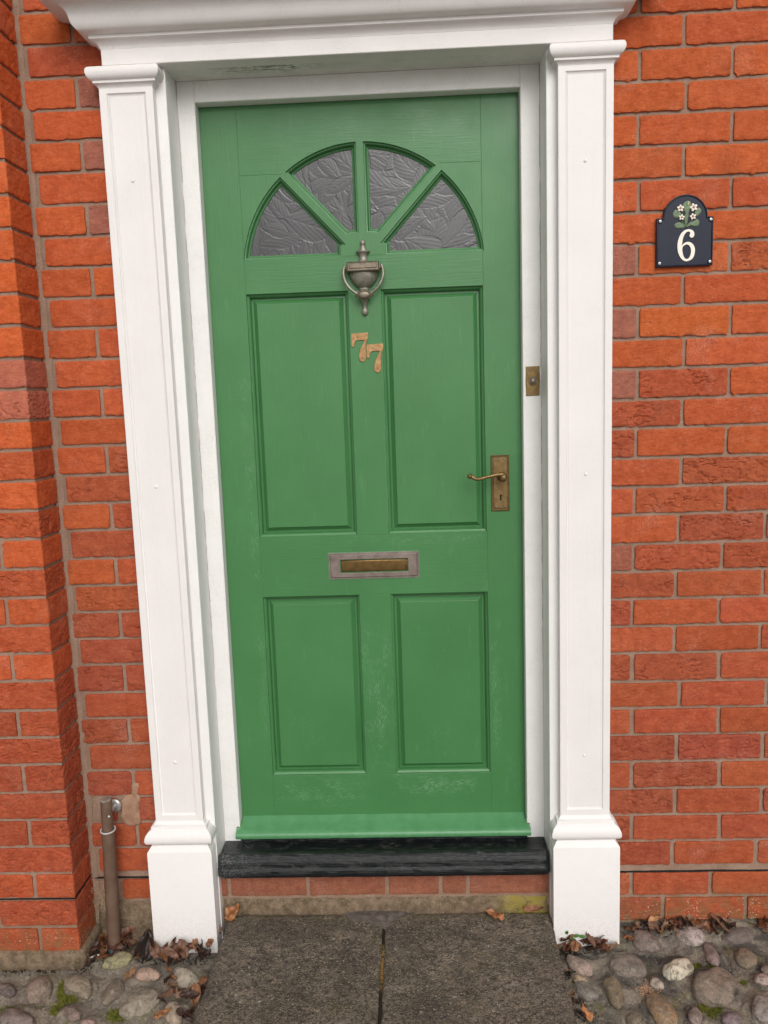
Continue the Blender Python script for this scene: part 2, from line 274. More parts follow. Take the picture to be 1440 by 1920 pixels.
def setup_mats():
    M['brick'] = m_brick(); M['mortar'] = m_mortar()
    M['white'] = m_white('white_gloss_paint', dirty=.14); M['white_h'] = m_white('white_paint_level', grain='x', dirty=.28)
    M['frame'] = m_white('white_frame_paint', tint=(.77, .765, .745), dirty=.42); M['lining'] = m_white('white_lining_paint', tint=(.77, .76, .74), dirty=.22)
    M['jamb'] = m_white('white_jamb_paint', tint=(.77, .76, .74), dirty=.30, crack=[(-1.1385, .006), (-.2278, .005)])
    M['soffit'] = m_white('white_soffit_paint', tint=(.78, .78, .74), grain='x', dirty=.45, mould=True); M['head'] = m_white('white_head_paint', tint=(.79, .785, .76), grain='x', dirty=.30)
    M['plinth'] = m_white('white_masonry_paint', speck=True, grain='n')
    M['green'] = m_green(); M['glass'] = m_glass()
    M['pale_green'] = m_plain('pale_green_paint', (.066, .218, .085), (.088, .255, .110), 30, .42, 90, .5, .0012, .55)
    M['bronze'] = m_brass('tarnished_bronze', (.185, .172, .135), (.29, .28, .225), .44, 70, .55)
    M['bronze_d'] = m_brass('dark_bronze', (.15, .12, .09), (.23, .19, .14), .44, 40, .6)
    M['num'] = m_brass('worn_brass', (.29, .165, .068), (.42, .26, .125), .5, 110, .7)
    M['brass'] = m_brass('aged_brass', (.15, .098, .04), (.25, .165, .07), .45, 90, .8)
    M['lbox'] = m_brass('dull_copper_plate', (.20, .155, .135), (.31, .255, .225), .38, 35, .6)
    M['flap'] = m_brass('brown_brass_flap', (.13, .078, .028), (.19, .115, .04), .38, 50, .8)
    M['dark'] = m_plain('dark_hole', (.004, .004, .004), (.008, .007, .006), 30, .8)
    M['sill'] = m_sill(); M['slab'] = m_slab(); M['bed'] = m_bed(); M['stone'] = m_stone(); M['leaf'] = m_leaf()
    M['sign'] = m_plain('navy_enamel', (.009, .012, .027), (.012, .016, .033), 40, .42, 300, .12, .0004, .25)
    M['ivory'] = m_plain('ivory_enamel', (.80, .74, .64), (.86, .80, .70), 60, .4)
    M['petal'] = m_plain('cream_petals', (.82, .70, .60), (.88, .78, .66), 200, .45)
    M['pink'] = m_plain('pink_centre', (.55, .25, .22), (.62, .33, .28), 200, .5)
    M['sage'] = m_plain('sage_enamel', (.10, .155, .085), (.17, .225, .13), 120, .4)
    M['yellow'] = m_plain('yellow_bud', (.75, .65, .3), (.8, .7, .4), 120, .5)
    M['steel'] = m_plain('grey_steel', (.45, .44, .42), (.6, .59, .57), 60, .35, metal=.7)
    M['pipe'] = m_plain('brown_plastic_pipe', (.115, .068, .045), (.155, .10, .072), 22, .5, 260, .35, .001, .35)
    M['pipecap'] = m_plain('chalky_pipe_end', (.20, .16, .13), (.36, .32, .28), 90, .85, 160, .8, .003)
    M['clip'] = m_plain('pale_grey_clip', (.38, .37, .35), (.55, .53, .50), 60, .4)
    M['coupling'] = m_plain('grey_coupling', (.10, .115, .12), (.14, .155, .16), 60, .6)
    M['patch'] = m_plain('sandy_mortar_patch', (.28, .155, .098), (.38, .24, .16), 30, .95, 330, .7, .002)
    M['straw'] = m_plain('dry_straw', (.30, .22, .13), (.42, .33, .2), 90, .8)
    M['weed'] = m_plain('green_weed', (.05, .13, .03), (.10, .22, .06), 90, .5)
    M['moss'] = m_plain('yellow_green_moss', (.085, .10, .012), (.21, .20, .035), 60, .9)
    M['soil'] = m_plain('dark_leaf_mould', (.012, .008, .006), (.035, .022, .014), 90, .95, 200, .8, .004)
    M['dpc'] = m_plain('black_felt', (.008, .008, .008), (.02, .018, .016), 90, .7)
    M['ledge'] = m_ledge()
    M['asphalt'] = m_plain('road_grey', (.32, .305, .285), (.38, .36, .335), 3, .9)
setup_mats()

# ------------------------------------------------------------------ object helpers
def thing(name, label, cat, loc=(0, 0, 0), group=None, kind=None):
    o = bpy.data.objects.new(name, None); COL.objects.link(o); o.location = loc; o.empty_display_size = .05
    o['label'] = label; o['category'] = cat
    if group: o['group'] = group
    if kind: o['kind'] = kind
    return o
def tag(o, label, cat, group=None, kind=None):
    o['label'] = label; o['category'] = cat
    if group: o['group'] = group
    if kind: o['kind'] = kind
    return o
WORLD_OFF = {}
def origin(o):
    v = Vector(o.location); p = o.parent
    while p: v += p.location; p = p.parent
    return v
def mesh(name, V, F, mats, parent=None, smooth=None, tint=None, mi=None, at=None):
    """links ONE mesh; V is in world metres; origin at `at` or at the parent's place"""
    V = np.asarray(V, float).reshape(-1, 3)
    off = np.array(at if at is not None else ((0, 0, 0) if parent is None else origin(parent)))
    me = bpy.data.meshes.new(name)
    if isinstance(F, np.ndarray):
        n = len(F); me.vertices.add(len(V)); me.vertices.foreach_set('co', (V - off).astype(np.float32).ravel())
        me.loops.add(n * F.shape[1]); me.polygons.add(n); me.loops.foreach_set('vertex_index', F.astype(np.int32).ravel())
        me.polygons.foreach_set('loop_start', np.arange(0, n * F.shape[1], F.shape[1], dtype=np.int32)); me.update(calc_edges=True)
    else:
        me.from_pydata([tuple(v) for v in (V - off)], [], [tuple(int(i) for i in f) for f in F]); me.update()
    for m in (mats if isinstance(mats, (list, tuple)) else [mats]): me.materials.append(M[m])
    if mi is not None: me.polygons.foreach_set('material_index', np.asarray(mi, np.int32))
    if smooth is not None:
        me.polygons.foreach_set('use_smooth', np.ones(len(me.polygons), bool))
        if smooth < 179: me.set_sharp_from_angle(angle=radians(smooth))
    if tint is not None:
        a = me.color_attributes.new('Tint', 'FLOAT_COLOR', 'POINT'); t = np.ones((len(V), 4), np.float32); t[:, :3] = tint; a.data.foreach_set('color', t.ravel())
    me.validate(clean_customdata=False)
    o = bpy.data.objects.new(name, me); COL.objects.link(o)
    if parent is not None: o.parent = parent; o.location = off - np.array(origin(parent)) if at is not None else (0, 0, 0)
    elif at is not None: o.location = at
    return o
class MB:
    def __init__(s): s.V = []; s.F = []; s.mi = []; s.cur = 0
    def add(s, V, F, mi=None):
        b = len(s.V); s.V += [tuple(v) for v in V]
        for f in F: s.F.append(tuple(i + b for i in f)); s.mi.append(s.cur if mi is None else mi)
        return s
    def box(s, x0, x1, y0, y1, z0, z1, bev=.0012):
        b = min(bev, (x1 - x0) * .3, (y1 - y0) * .3, (z1 - z0) * .3)
        rings = [rect(x0 + b, x1 - b, z0 + b, z1 - b), rect(x0, x1, z0, z1), rect(x0, x1, z0, z1), rect(x0 + b, x1 - b, z0 + b, z1 - b)]
        return s.loft([[(p[0], y, p[1]) for p in r] for r, y in zip(rings, (y0, y0 + b, y1 - b, y1))], True, True)
    def loft(s, rings, cap0=False, cap1=False, closed=True):
        b = len(s.V); n = len(rings[0])
        for r in rings: s.V += [tuple(p) for p in r]
        for i in range(len(rings) - 1):
            for j in range(n if closed else n - 1):
                k = (j + 1) % n; s.F.append((b + i * n + j, b + i * n + k, b + (i + 1) * n + k, b + (i + 1) * n + j)); s.mi.append(s.cur)
        if cap0: s.F.append(tuple(b + j for j in range(n))[::-1]); s.mi.append(s.cur)
        if cap1: s.F.append(tuple(b + (len(rings) - 1) * n + j for j in range(n))); s.mi.append(s.cur)
        return s
    def build(s, name, mats, parent=None, smooth=None, fix=True, tint=None, at=None):
        o = mesh(name, s.V, s.F, mats, parent, smooth, tint=tint, mi=s.mi, at=at)
        if fix:
            bm = bmesh.new(); bm.from_mesh(o.data); bmesh.ops.recalc_face_normals(bm, faces=bm.faces); bm.to_mesh(o.data); bm.free()
        return o
def rect(x0, x1, z0, z1): return [(x0, z0), (x1, z0), (x1, z1), (x0, z1)]
def area2(P): return sum(P[i][0] * P[(i + 1) % len(P)][1] - P[(i + 1) % len(P)][0] * P[i][1] for i in range(len(P)))
def inset(P, d):
    """mitred inward offset of a counter-clockwise outline"""
    n = len(P); out = []
    for i in range(n):
        a, b, c = Vector(P[i - 1]), Vector(P[i]), Vector(P[(i + 1) % n])
        e1 = (b - a).normalized(); e2 = (c - b).normalized(); n1 = Vector((-e1.y, e1.x)); n2 = Vector((-e2.y, e2.x)); m = n1 + n2
        k = m.dot(n1); m = m / k if abs(k) > .25 else m / .25
        out.append((b.x + m.x * d, b.y + m.y * d))
    return out
def plate_holes(mb, outer, holes, y, ny=-1):
    pls = [[Vector((p[0], p[1], 0)) for p in outer]] + [[Vector((p[0], p[1], 0)) for p in h] for h in holes]
    flat = [v for pl in pls for v in pl]; tr = tessellate_polygon(pls)
    mb.add([(v.x, y, v.y) for v in flat], [tuple(t) for t in tr])
def ringsxz(P, prof, y0, sgn=1):
    return [[(q[0], y0 + dep * sgn, q[1]) for q in inset(P, ins)] for ins, dep in prof]
def extrude_shape(mb, P, yb, yf, bev=.001):
    """outline P in x,z; back at yb, front at yf (yf<yb), small rounded front edge"""
    if area2(P) < 0: P = P[::-1]
    mb.loft([[(q[0], y, q[1]) for q in inset(P, d)] for y, d in ((yb, 0), (yf + bev, 0), (yf + bev * .3, bev * .35), (yf, bev))])
    b = inset(P, bev); tr = tessellate_polygon([[Vector((p[0], p[1], 0)) for p in b]]); mb.add([(p[0], yf, p[1]) for p in b], [tuple(t) for t in tr])
def lathe(mb, prof, cx, cy, cz, axis='z', seg=28, sx=1., sy=1.):
    rs = []
    for r, h in prof:
        if axis == 'z': rs.append([(cx + r * cos(a) * sx, cy + r * sin(a) * sy, cz + h) for a in [2 * pi * i / seg for i in range(seg)]])
        else: rs.append([(cx + r * cos(a) * sx, cy - h, cz + r * sin(a) * sy) for a in [2 * pi * i / seg for i in range(seg)]])
    mb.loft(rs, True, True)
def tube(mb, pts, rad, seg=10, cap=True, flat=1.):
    pts = [Vector(p) for p in pts]; n = len(pts); rad = rad if isinstance(rad, (list, tuple)) else [rad] * n; up = Vector((0, 1, 0)); rs = []
    for i in range(n):
        t = (pts[min(i + 1, n - 1)] - pts[max(i - 1, 0)]).normalized(); a = t.cross(up)
        if a.length < .05: a = t.cross(Vector((1, 0, 0)))
        a.normalize(); b = a.cross(t).normalized()
        rs.append([pts[i] + a * cos(q) * rad[i] + b * sin(q) * rad[i] * flat for q in [2 * pi * k / seg for k in range(seg)]])
    mb.loft(rs, cap, cap)
def spline(P, n):
    out = []; Q = [P[0]] + list(P) + [P[-1]]
    for i in range(1, len(Q) - 2):
        for k in range(n):
            t = k / n; o = []
            for c in range(len(P[0])):
                p0, p1, p2, p3 = Q[i - 1][c], Q[i][c], Q[i + 1][c], Q[i + 2][c]
                o.append(.5 * (2 * p1 + (p2 - p0) * t + (2 * p0 - 5 * p1 + 4 * p2 - p3) * t * t + (3 * p1 - p0 - 3 * p2 + p3) * t ** 3))
            out.append(tuple(o))
    out.append(tuple(P[-1])); return out
def screw(mb, x, y, z, r=.0028, h=.0012):
    lathe(mb, [(r, 0), (r, h * .5), (r * .8, h), (r * .45, h * 1.1)], x, y, z, axis='y', seg=14)

# ------------------------------------------------------------------ BRICKWORK
ZB = {1: -.002, 2: .0722, 3: .1482, 4: .224, 5: .3013, 6: .378, 7: .4524, 8: .526, 9: .605, 10: .678, 11: .752, 12: .8247, 13: .8986, 14: .9751, 15: 1.047, 16: 1.1215, 17: 1.1978,
      18: 1.270, 19: 1.3462, 20: 1.4198, 21: 1.4983, 22: 1.5733, 23: 1.6489, 24: 1.7238, 25: 1.8005, 26: 1.8774, 27: 1.9523, 28: 2.0248, 29: 2.0995, 30: 2.1745, 31: 2.2505}
for k in range(32, 44): ZB[k] = ZB[31] + .075 * (k - 31)
ZB[0] = -.0905; ZB[-1] = -.168; ZB[-2] = -.243
RPX = {1: (.1101, .336), 2: (.0, .2359), 3: (.1151, .3463), 4: (-.0017, .2322), 5: (.1172, .3437), 6: (-.0017, .2256), 7: (.1219, .3488), 8: (-.0031, .2234), 9: (.1062, .3278), 10: (-.0045, .2189),
       11: (.1072, .3304), 12: (-.0029, .2248), 13: (.1113, .3314), 14: (-.0016, .2295), 15: (.1157, .341), 16: (.001, .2278), 17: (.1159, .341), 18: (.0035, .2303), 19: (.119, .344), 20: (.0029, .2303),
       21: (.1118, .337), 22: (-.0009, .225), 24: (.0014, .2237), 25: (.109, .335), 26: (-.0011, .2226), 27: (.1116, .337), 28: (.0013, .2201), 29: (.1049, .33), 30: (-.0008, .2226), 0: (.0, .215), -1: (.088, .313)}
def brick_rows(k):
    return ZB[k], (ZB[k + 1] - .0094 if k not in (0, -1) else ZB[k] + (.064 if k == 0 else .066))
class Grid:
    def __init__(s): s.V = []; s.F = []; s.T = []; s.mi = []; s.n = 0
    def put(s, P, tint, mi=0):
        nu, nv = P.shape[:2]; s.V.append(P.reshape(-1, 3)); i = np.arange(nu * nv).reshape(nu, nv) + s.n
        F = np.stack([i[:-1, :-1], i[1:, :-1], i[1:, 1:], i[:-1, 1:]], -1).reshape(-1, 4); s.F.append(F); s.n += nu * nv
        s.T.append(np.tile(np.array(tint), (nu * nv, 1))); s.mi.append(np.full(len(F), mi))
    def build(s, name, mats, parent): return mesh(name, np.concatenate(s.V), np.concatenate(s.F), mats, parent, smooth=60, tint=np.concatenate(s.T), mi=np.concatenate(s.mi))
def frontmap(y0): return lambda U, Wd, V: np.stack([U, y0 - Wd, V], -1)
def cornermap(Xp, D, r=.003):
    def f(U, Wd, V):
        a = np.clip((U - (Xp - r)) / r, 0, pi / 2); cx, cy = Xp - r, -D + r
        X = np.where(U < Xp - r, U, cx + (r + Wd) * np.sin(a)); Y = np.where(U < Xp - r, -D - Wd, cy - (r + Wd) * np.cos(a))
        over = U - (Xp - r) - r * pi / 2; X = np.where(over > 0, Xp + Wd, X); Y = np.where(over > 0, cy + over, Y)
        return np.stack([X, Y, V], -1)
    return f
bcount = [0]
def brick(G, fm, u0, u1, v0, v1, style='n', res=.003, tint=None, prot=0.):
    bcount[0] += 1; sd_ = bcount[0] * 3.77; rnd = random.Random(bcount[0])
    nu = max(3, int((u1 - u0) / res)) + 1; nv = max(3, int((v1 - v0) / res)) + 1
    if res > .01: nu, nv = max(3, int((u1 - u0) / .07) + 1), 3
    su = np.linspace(0, 1, nu); sv = np.linspace(0, 1, nv); S, Tt = np.meshgrid(su, sv, indexing='ij')
    U = u0 + (u1 - u0) * S; V = v0 + (v1 - v0) * Tt
    if res < .01:
        wob = lambda t, o: (fbm(t * 80 + sd_ + o, t * 0 + o + sd_, 4) - .5)
        lo = wob(U, 1.) * .0036 - np.maximum(0, fbm(U * 40 + sd_, U * 0 + 7., 3) - .64) * .012; hi = wob(U, 9.) * .0026; le = wob(V, 17.) * .0028; ri = wob(V, 29.) * .0028
        e = lambda q: np.exp(-q / .006)
        V = V + lo * e(V - v0) + hi * e(v1 - V); U = U + le * e(U - u0) + ri * e(u1 - U)
        # soft corners
        du = np.minimum(U - u0, u1 - U); dv = np.minimum(V - v0, v1 - V)
        rr = rnd.choice((.0015, .002, .003, .006)); cr = np.maximum(0, rr - du) * np.maximum(0, rr - dv) / rr
        U = U + np.sign((u0 + u1) / 2 - U) * cr * .5; V = V + np.sign((v0 + v1) / 2 - V) * cr * .5
        d = np.maximum(0, np.minimum(S * (u1 - u0), (1 - S) * (u1 - u0))); d2 = np.maximum(0, np.minimum(Tt * (v1 - v0), (1 - Tt) * (v1 - v0)))
        edge = np.exp(-(np.minimum(d, d2) / .0016) ** 1.5) * .0012
        Wd = (fbm(U * 18 + sd_, V * 18, 3) - .5) * .0016 + (fbm(U * 90 + sd_, V * 170, 3) - .5) * .0026 + (fbm(U * 260 + sd_, V * 360, 2) - .5) * .0013
        if style == 'c':
            wx = U * 34 + sd_ + 1.6 * fbm(U * 22 + sd_, V * 30, 3); wy = V * 75 + 2.6 * fbm(U * 20 + sd_ + 5, V * 24 + 3, 3)
            rg = 1 - np.abs(2 * fbm(wx, wy, 3) - 1); amp = np.clip((fbm(U * 13 + sd_, V * 22 + 4, 2) - .32) * 4, .15, 1)
            Wd = Wd - np.clip((rg - .90) / .10, 0, 1) ** 1.1 * .0060 * amp + (fbm(wx * .6, wy * .6, 2) - .5) * .0020 * amp
        Wd = np.maximum(Wd - edge, -.0042) + prot
    else: Wd = np.zeros_like(U) + prot
    def ring(A, du_, dv_, w=None):
        B = np.zeros((A.shape[0] + 2, A.shape[1] + 2)); B[1:-1, 1:-1] = A; B[0, 1:-1] = A[0]; B[-1, 1:-1] = A[-1]; B[:, 0] = B[:, 1]; B[:, -1] = B[:, -2]
        if w is not None: B[0] = B[-1] = w; B[:, 0] = B[:, -1] = w
        return B
    U, V, Wd = ring(U, 0, 0), ring(V, 0, 0), ring(Wd, 0, 0, -.014)
    if tint is None:
        zz = (v0 + v1) / 2; hi_ = min(1, max(0, (zz - .35) / 1.1)); c0 = np.array([.385, .074, .030]) * (1 - hi_) + np.array([.50, .094, .028]) * hi_  # lighting put into the tint: bricks get brighter and more orange with height
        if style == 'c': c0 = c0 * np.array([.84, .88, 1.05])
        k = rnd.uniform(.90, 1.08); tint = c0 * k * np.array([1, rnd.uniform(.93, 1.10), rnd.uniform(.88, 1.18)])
    G.put(fm(U, Wd, V), tint, 0)
def mortar(G, fm, u0, u1, v0, v1, res=.0045, w=-.0058, amp=.65):
    if u1 <= u0 or v1 <= v0: return
    nu = max(2, int((u1 - u0) / res)) + 1; nv = max(2, int((v1 - v0) / res)) + 1
    U, V = np.meshgrid(np.linspace(u0, u1, nu), np.linspace(v0, v1, nv), indexing='ij')
    Wd = w + amp * ((fbm(U * 60, V * 60, 3) - .5) * .0030 + (fbm(U * 230, V * 230, 2) - .5) * .0016 + (fbm(U * 9 + 4, V * 9, 2) - .5) * .004)
    G.put(fm(U, Wd, V), (.3, .2, .15), 1)
PINK = (.33, .115, .082)
wall = thing('brick_wall', 'red brick house wall with brown mortar joints on both sides of the white door surround', 'wall', (0, 0, -.2))
G = Grid(); F0 = frontmap(0.)
rr_ = random.Random(3)
CRE_R = {1: 'c c', 3: 'n c', 4: 'n n', 5: 'n c', 6: 'c c'}
for k in range(-2, 43):
    v0, v1 = brick_rows(k) if k > -2 else (ZB[-2], ZB[-1] - .0105)
    near = k <= 31
    p = RPX.get(k, ((0., .225) if k % 2 == 0 else (.1125, .3375))); pj = .0095 if k > 8 else .012
    xs = [-.19] + list(p); x = p[-1]
    while x < 2.4: x += .2255; xs.append(x)
    for i in range(len(xs) - 1):
        a, b = xs[i] + (pj / 2 if i else 0), xs[i + 1] - pj / 2
        if b - a < .02: continue
        cre = rr_.random() < (.55 if k < 18 else .06)
        tint = None
        if i == 0 and k in (22, 20, 18): tint = PINK
        if i == 0 and k == 12: tint = (.30, .095, .062)
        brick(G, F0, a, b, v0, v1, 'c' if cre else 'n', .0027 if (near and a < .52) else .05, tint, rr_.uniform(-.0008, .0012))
    # left of the door, up to the pier
    st = -1.503 + (.006 if k % 2 == 0 else .021)
    xs = [st, -1.3675, -1.17] if k % 2 == 0 else [st, -1.17]
    for i in range(len(xs) - 1):
        a, b = xs[i] + (.0055 if i else 0), xs[i + 1] - (.0055 if i < len(xs) - 2 else 0)
        if k <= -1: continue
        if k == 0:
            if i == 0: a += .02
            else: b = -1.36 + .07
            if i: continue
        tint = PINK if (i == 1 and k in (24, 26, 28)) else None
        vv0, vv1 = (v0 + .004, v1 - .003) if k == 0 else (v0, v1)
        if k == 0:
            brick(G, F0, -1.475, -1.445, vv0, vv1, 'n', .003); brick(G, F0, -1.422, -1.334, vv0, vv1, 'n', .003); continue
        if k == 3 and i == 0:
            brick(G, F0, -1.455, -1.42, v0, v1, 'n', .003, (.33, .06, .03)); brick(G, F0, -1.357, -1.17, v0, v1, 'c', .003, (.33, .075, .04)); continue
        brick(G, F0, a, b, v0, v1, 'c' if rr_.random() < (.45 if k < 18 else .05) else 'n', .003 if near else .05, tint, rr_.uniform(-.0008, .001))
    # above the doorway
    if k >= 29:
        x = -1.17 + (.05 if k % 2 else .16)
        while x < -.2:
            brick(G, F0, x, min(x + .2145, -.195), v0, v1, 'n', .05); x += .225
mortar(G, F0, -.2, .60, -.26, 2.40); mortar(G, F0, -1.506, -1.165, -.26, 2.40)
mortar(G, F0, .60, 2.45, -.26, 3.15, .1, amp=0); mortar(G, F0, -.2, .60, 2.40, 3.15, .1, amp=0); mortar(G, F0, -1.506, -.2, 2.40, 3.15, .1, amp=0); mortar(G, F0, -1.165, -.2, 2.115, 2.40, .1, amp=0)
G.build('brickwork', ['brick', 'mortar'], wall)
# felt course: thin wavering line, proud mortar lip above it
mb = MB()
for x0, x1 in ((-.19, 2.4), (-1.50, -1.165)):
    n = int((x1 - x0) / .012); P = [x0 + (x1 - x0) * i / n for i in range(n + 1)]
    top = [-.0222 + .0022 * (fbm(np.array(x * 14.), np.array(3.), 3) - .5) for x in P]
    mb.loft([[(x, y, t + dz) for x, t in zip(P, top)] for y, dz in ((.006, 0), (-.0002, 0), (-.0002, -.0024), (.006, -.0026))], closed=False)
mb.build('damp_proof_course', 'dpc', wall, fix=False)
# sloping mortar skirting low on the wall (cement fillet left of the doorway, block behind the pipe)
def lump(name, mat, x0, x1, z0, z1, y0, bulge, parent, seed=1, res=.005, edge=.006, amp=.004):
    nu, nv = int((x1 - x0) / res) + 2, int((z1 - z0) / res) + 2
    S, T_ = np.meshgrid(np.linspace(0, 1, nu), np.linspace(0, 1, nv), indexing='ij'); X = x0 + (x1 - x0) * S; Z = z0 + (z1 - z0) * T_
    if name == 'mortar_patch': uu, vv = 2 * S - 1, 2 * T_ - 1; X = (x0 + x1) / 2 + (x1 - x0) / 2 * uu * np.sqrt(1 - vv * vv * .42); Z = (z0 + z1) / 2 + (z1 - z0) / 2 * vv * np.sqrt(1 - uu * uu * .42)
    d = np.minimum(np.minimum(S, 1 - S) * (x1 - x0), np.minimum(T_, 1 - T_) * (z1 - z0)); wgt = 1 - np.exp(-d / edge)
    X = X + (fbm(X * 40 + seed, Z * 40, 3) - .5) * (.028 if name == 'mortar_patch' else .010); Z = Z + (fbm(X * 40, Z * 40 + seed, 3) - .5) * .008
    Y = y0 - bulge * wgt - amp * (fbm(X * 50 + seed, Z * 50, 4) - .5) * wgt
    g = Grid(); g.put(np.stack([X, Y, Z], -1), (.3, .25, .2)); return mesh(name, g.V[0], g.F[0], mat, parent, smooth=70)
lump('footing', 'ledge', -1.50, -1.17, -.27, -.098, .006, .016, wall, 4)
lump('mortar_patch', 'patch', -1.414, -1.352, .128, .226, .006, .0085, wall, 9, amp=.002, edge=.003)
lump('mortar_patch', 'patch', -1.374, -1.345, .20, .262, .004, .006, wall, 12, amp=.002, edge=.003)
# step riser below the sill
G = Grid(); xs = [-1.145, -1.118, -.896, -.6745, -.525, -.449, -.222]
for a, b in zip(xs, xs[1:]): brick(G, F0, a + .005, b - .005, -.083, -.012, 'n', .003, np.array([.255, .090, .056]) * random.uniform(.85, 1.1))
mortar(G, F0, -1.15, -.215, -.12, .03, w=-.0022); G.build('step_riser', ['brick', 'mortar'], wall)
lump('riser_ledge', 'ledge', -1.142, -.224, -.17, -.0865, .010, .016, wall, 21, edge=.007, amp=.006)

# pier at far left
pier = thing('brick_pier', 'projecting red brick pier at the left edge with a mossy mortar footing', 'pier', (-1.503, -.12, -.2))
PX, PD = -1.5035, .120; FM = cornermap(PX, PD); G = Grid(); arc = .003 * (pi / 2 - 1)
uend = PX + PD - .002
for k in range(-1, 43):
    if k == -1: v0, v1 = -.1585, -.094
    elif k == 0: v0, v1 = -.0835, -.013
    else: v0, v1 = ZB[k], ZB[k + 1] - .0094
    near = k <= 31; r = .0027 if near else .05
    cre = (k in (-1 + 1, 3, 5 + 5, 8, 12, 14, 18, 6, 2)) or rr_.random() < (.3 if k < 17 else .0)
    hi_ = min(1, max(0, (v0 - .3) / 1.0)); base = np.array([.44, .078, .028]) * (1 - hi_) + np.array([.60, .108, .026]) * hi_  # lighting painted into the pier tint: brighter than the wall, brightest high up
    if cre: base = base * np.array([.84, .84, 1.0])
    if k in (19, 18): base = np.array([.48, .135, .085])
    base = base * rr_.uniform(.9, 1.07)
    perp = PX - .107 if k % 2 else PX - .215
    ue = uend - rr_.choice((.0, .004, .008))
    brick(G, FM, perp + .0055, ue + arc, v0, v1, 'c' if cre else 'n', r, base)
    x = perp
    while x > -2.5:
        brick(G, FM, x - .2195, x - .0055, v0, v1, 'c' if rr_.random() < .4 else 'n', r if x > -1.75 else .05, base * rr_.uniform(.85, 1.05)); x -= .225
mortar(G, FM, -1.80, PX + PD + .004, -.17, 2.40, w=-.0056); mortar(G, FM, -2.6, -1.80, -.2, 3.15, .1, amp=0); mortar(G, FM, -1.80, PX + PD, 2.40, 3.15, .1, amp=0)
nz_ = 520; Zc, S_ = np.meshgrid(np.linspace(-.17, 2.40, nz_), np.linspace(0, 1, 7), indexing='ij'); wv_ = .010 + .006 * fbm(Zc * 14, Zc * 0 + 4, 3)
Gc = Grid(); Gc.put(np.stack([PX - .0035 + (wv_ + .0035) * S_ ** 1.6, -(wv_ + .001) * (1 - S_) ** 1.6 + .0025 + .0018 * (fbm(Zc * 120, S_ * 5, 3) - .5), Zc], -1)[:, ::-1], (.3, .2, .15), 1); Gp = np.concatenate(Gc.V)
G.put(Gc.V[0].reshape(nz_, 7, 3), (.3, .2, .15), 1); G.build('brickwork', ['brick', 'mortar'], pier)
mb = MB(); n = 60; P = [(-2.5 + (PX + 2.5) * i / n, -PD) for i in range(n + 1)] + [(PX, -PD + PD * (i + 1) / 12) for i in range(12)]
def offp(p, i, d): return (p[0] + (d if i > n - 1 else 0), p[1] - (d if i <= n else 0))
top = [-.0058 - .011 * 0 + .002 * (fbm(np.array(i * .31), np.array(8.), 2) - .5) for i in range(len(P))]
mb.loft([[(*offp(p, i, d), t + dz) for i, (p, t) in enumerate(zip(P, top))] for d, dz in ((-.006, 0), (-.0004, 0), (-.0004, -.0022), (-.006, -.0026))], closed=False)
mb.build('damp_proof_course', 'dpc', pier, fix=False)
g = Grid(); U, T_ = np.meshgrid(np.linspace(-2.5, PX + PD, 260), np.linspace(0, 1, 22), indexing='ij')
Wd = .011 * np.clip(np.sin(np.clip(T_ * 1.25, 0, 1) * pi * .62) * 1.0, 0, 1) + .006 * (fbm(U * 45, T_ * 4, 4) - .5) - .012 * np.clip((T_ - .86) / .14, 0, 1)
V_ = -.232 + T_ * .0755 + .006 * (fbm(U * 30 + 9, T_ * 3, 3) - .5); g.put(cornermap(PX, PD, .008)(U, Wd, V_), (.3, .25, .2)); mesh('footing', g.V[0], g.F[0], 'ledge', pier, smooth=80)
# body of the house behind the faces (keeps daylight out of the joints)
mb = MB(); mb.box(-.195, 2.45, .016, .25, -.3, 3.15); mb.box(-2.6, -1.145, .016, .25, -.3, 3.15); mb.box(-1.145, -.195, .016, .25, 2.12, 3.15); mb.box(-2.6, PX - .016, -PD + .016, .016, -.3, 3.15); mb.box(-1.145, -.195, .016, .25, -.3, -.02)
mb.build('wall_core', 'mortar', wall)

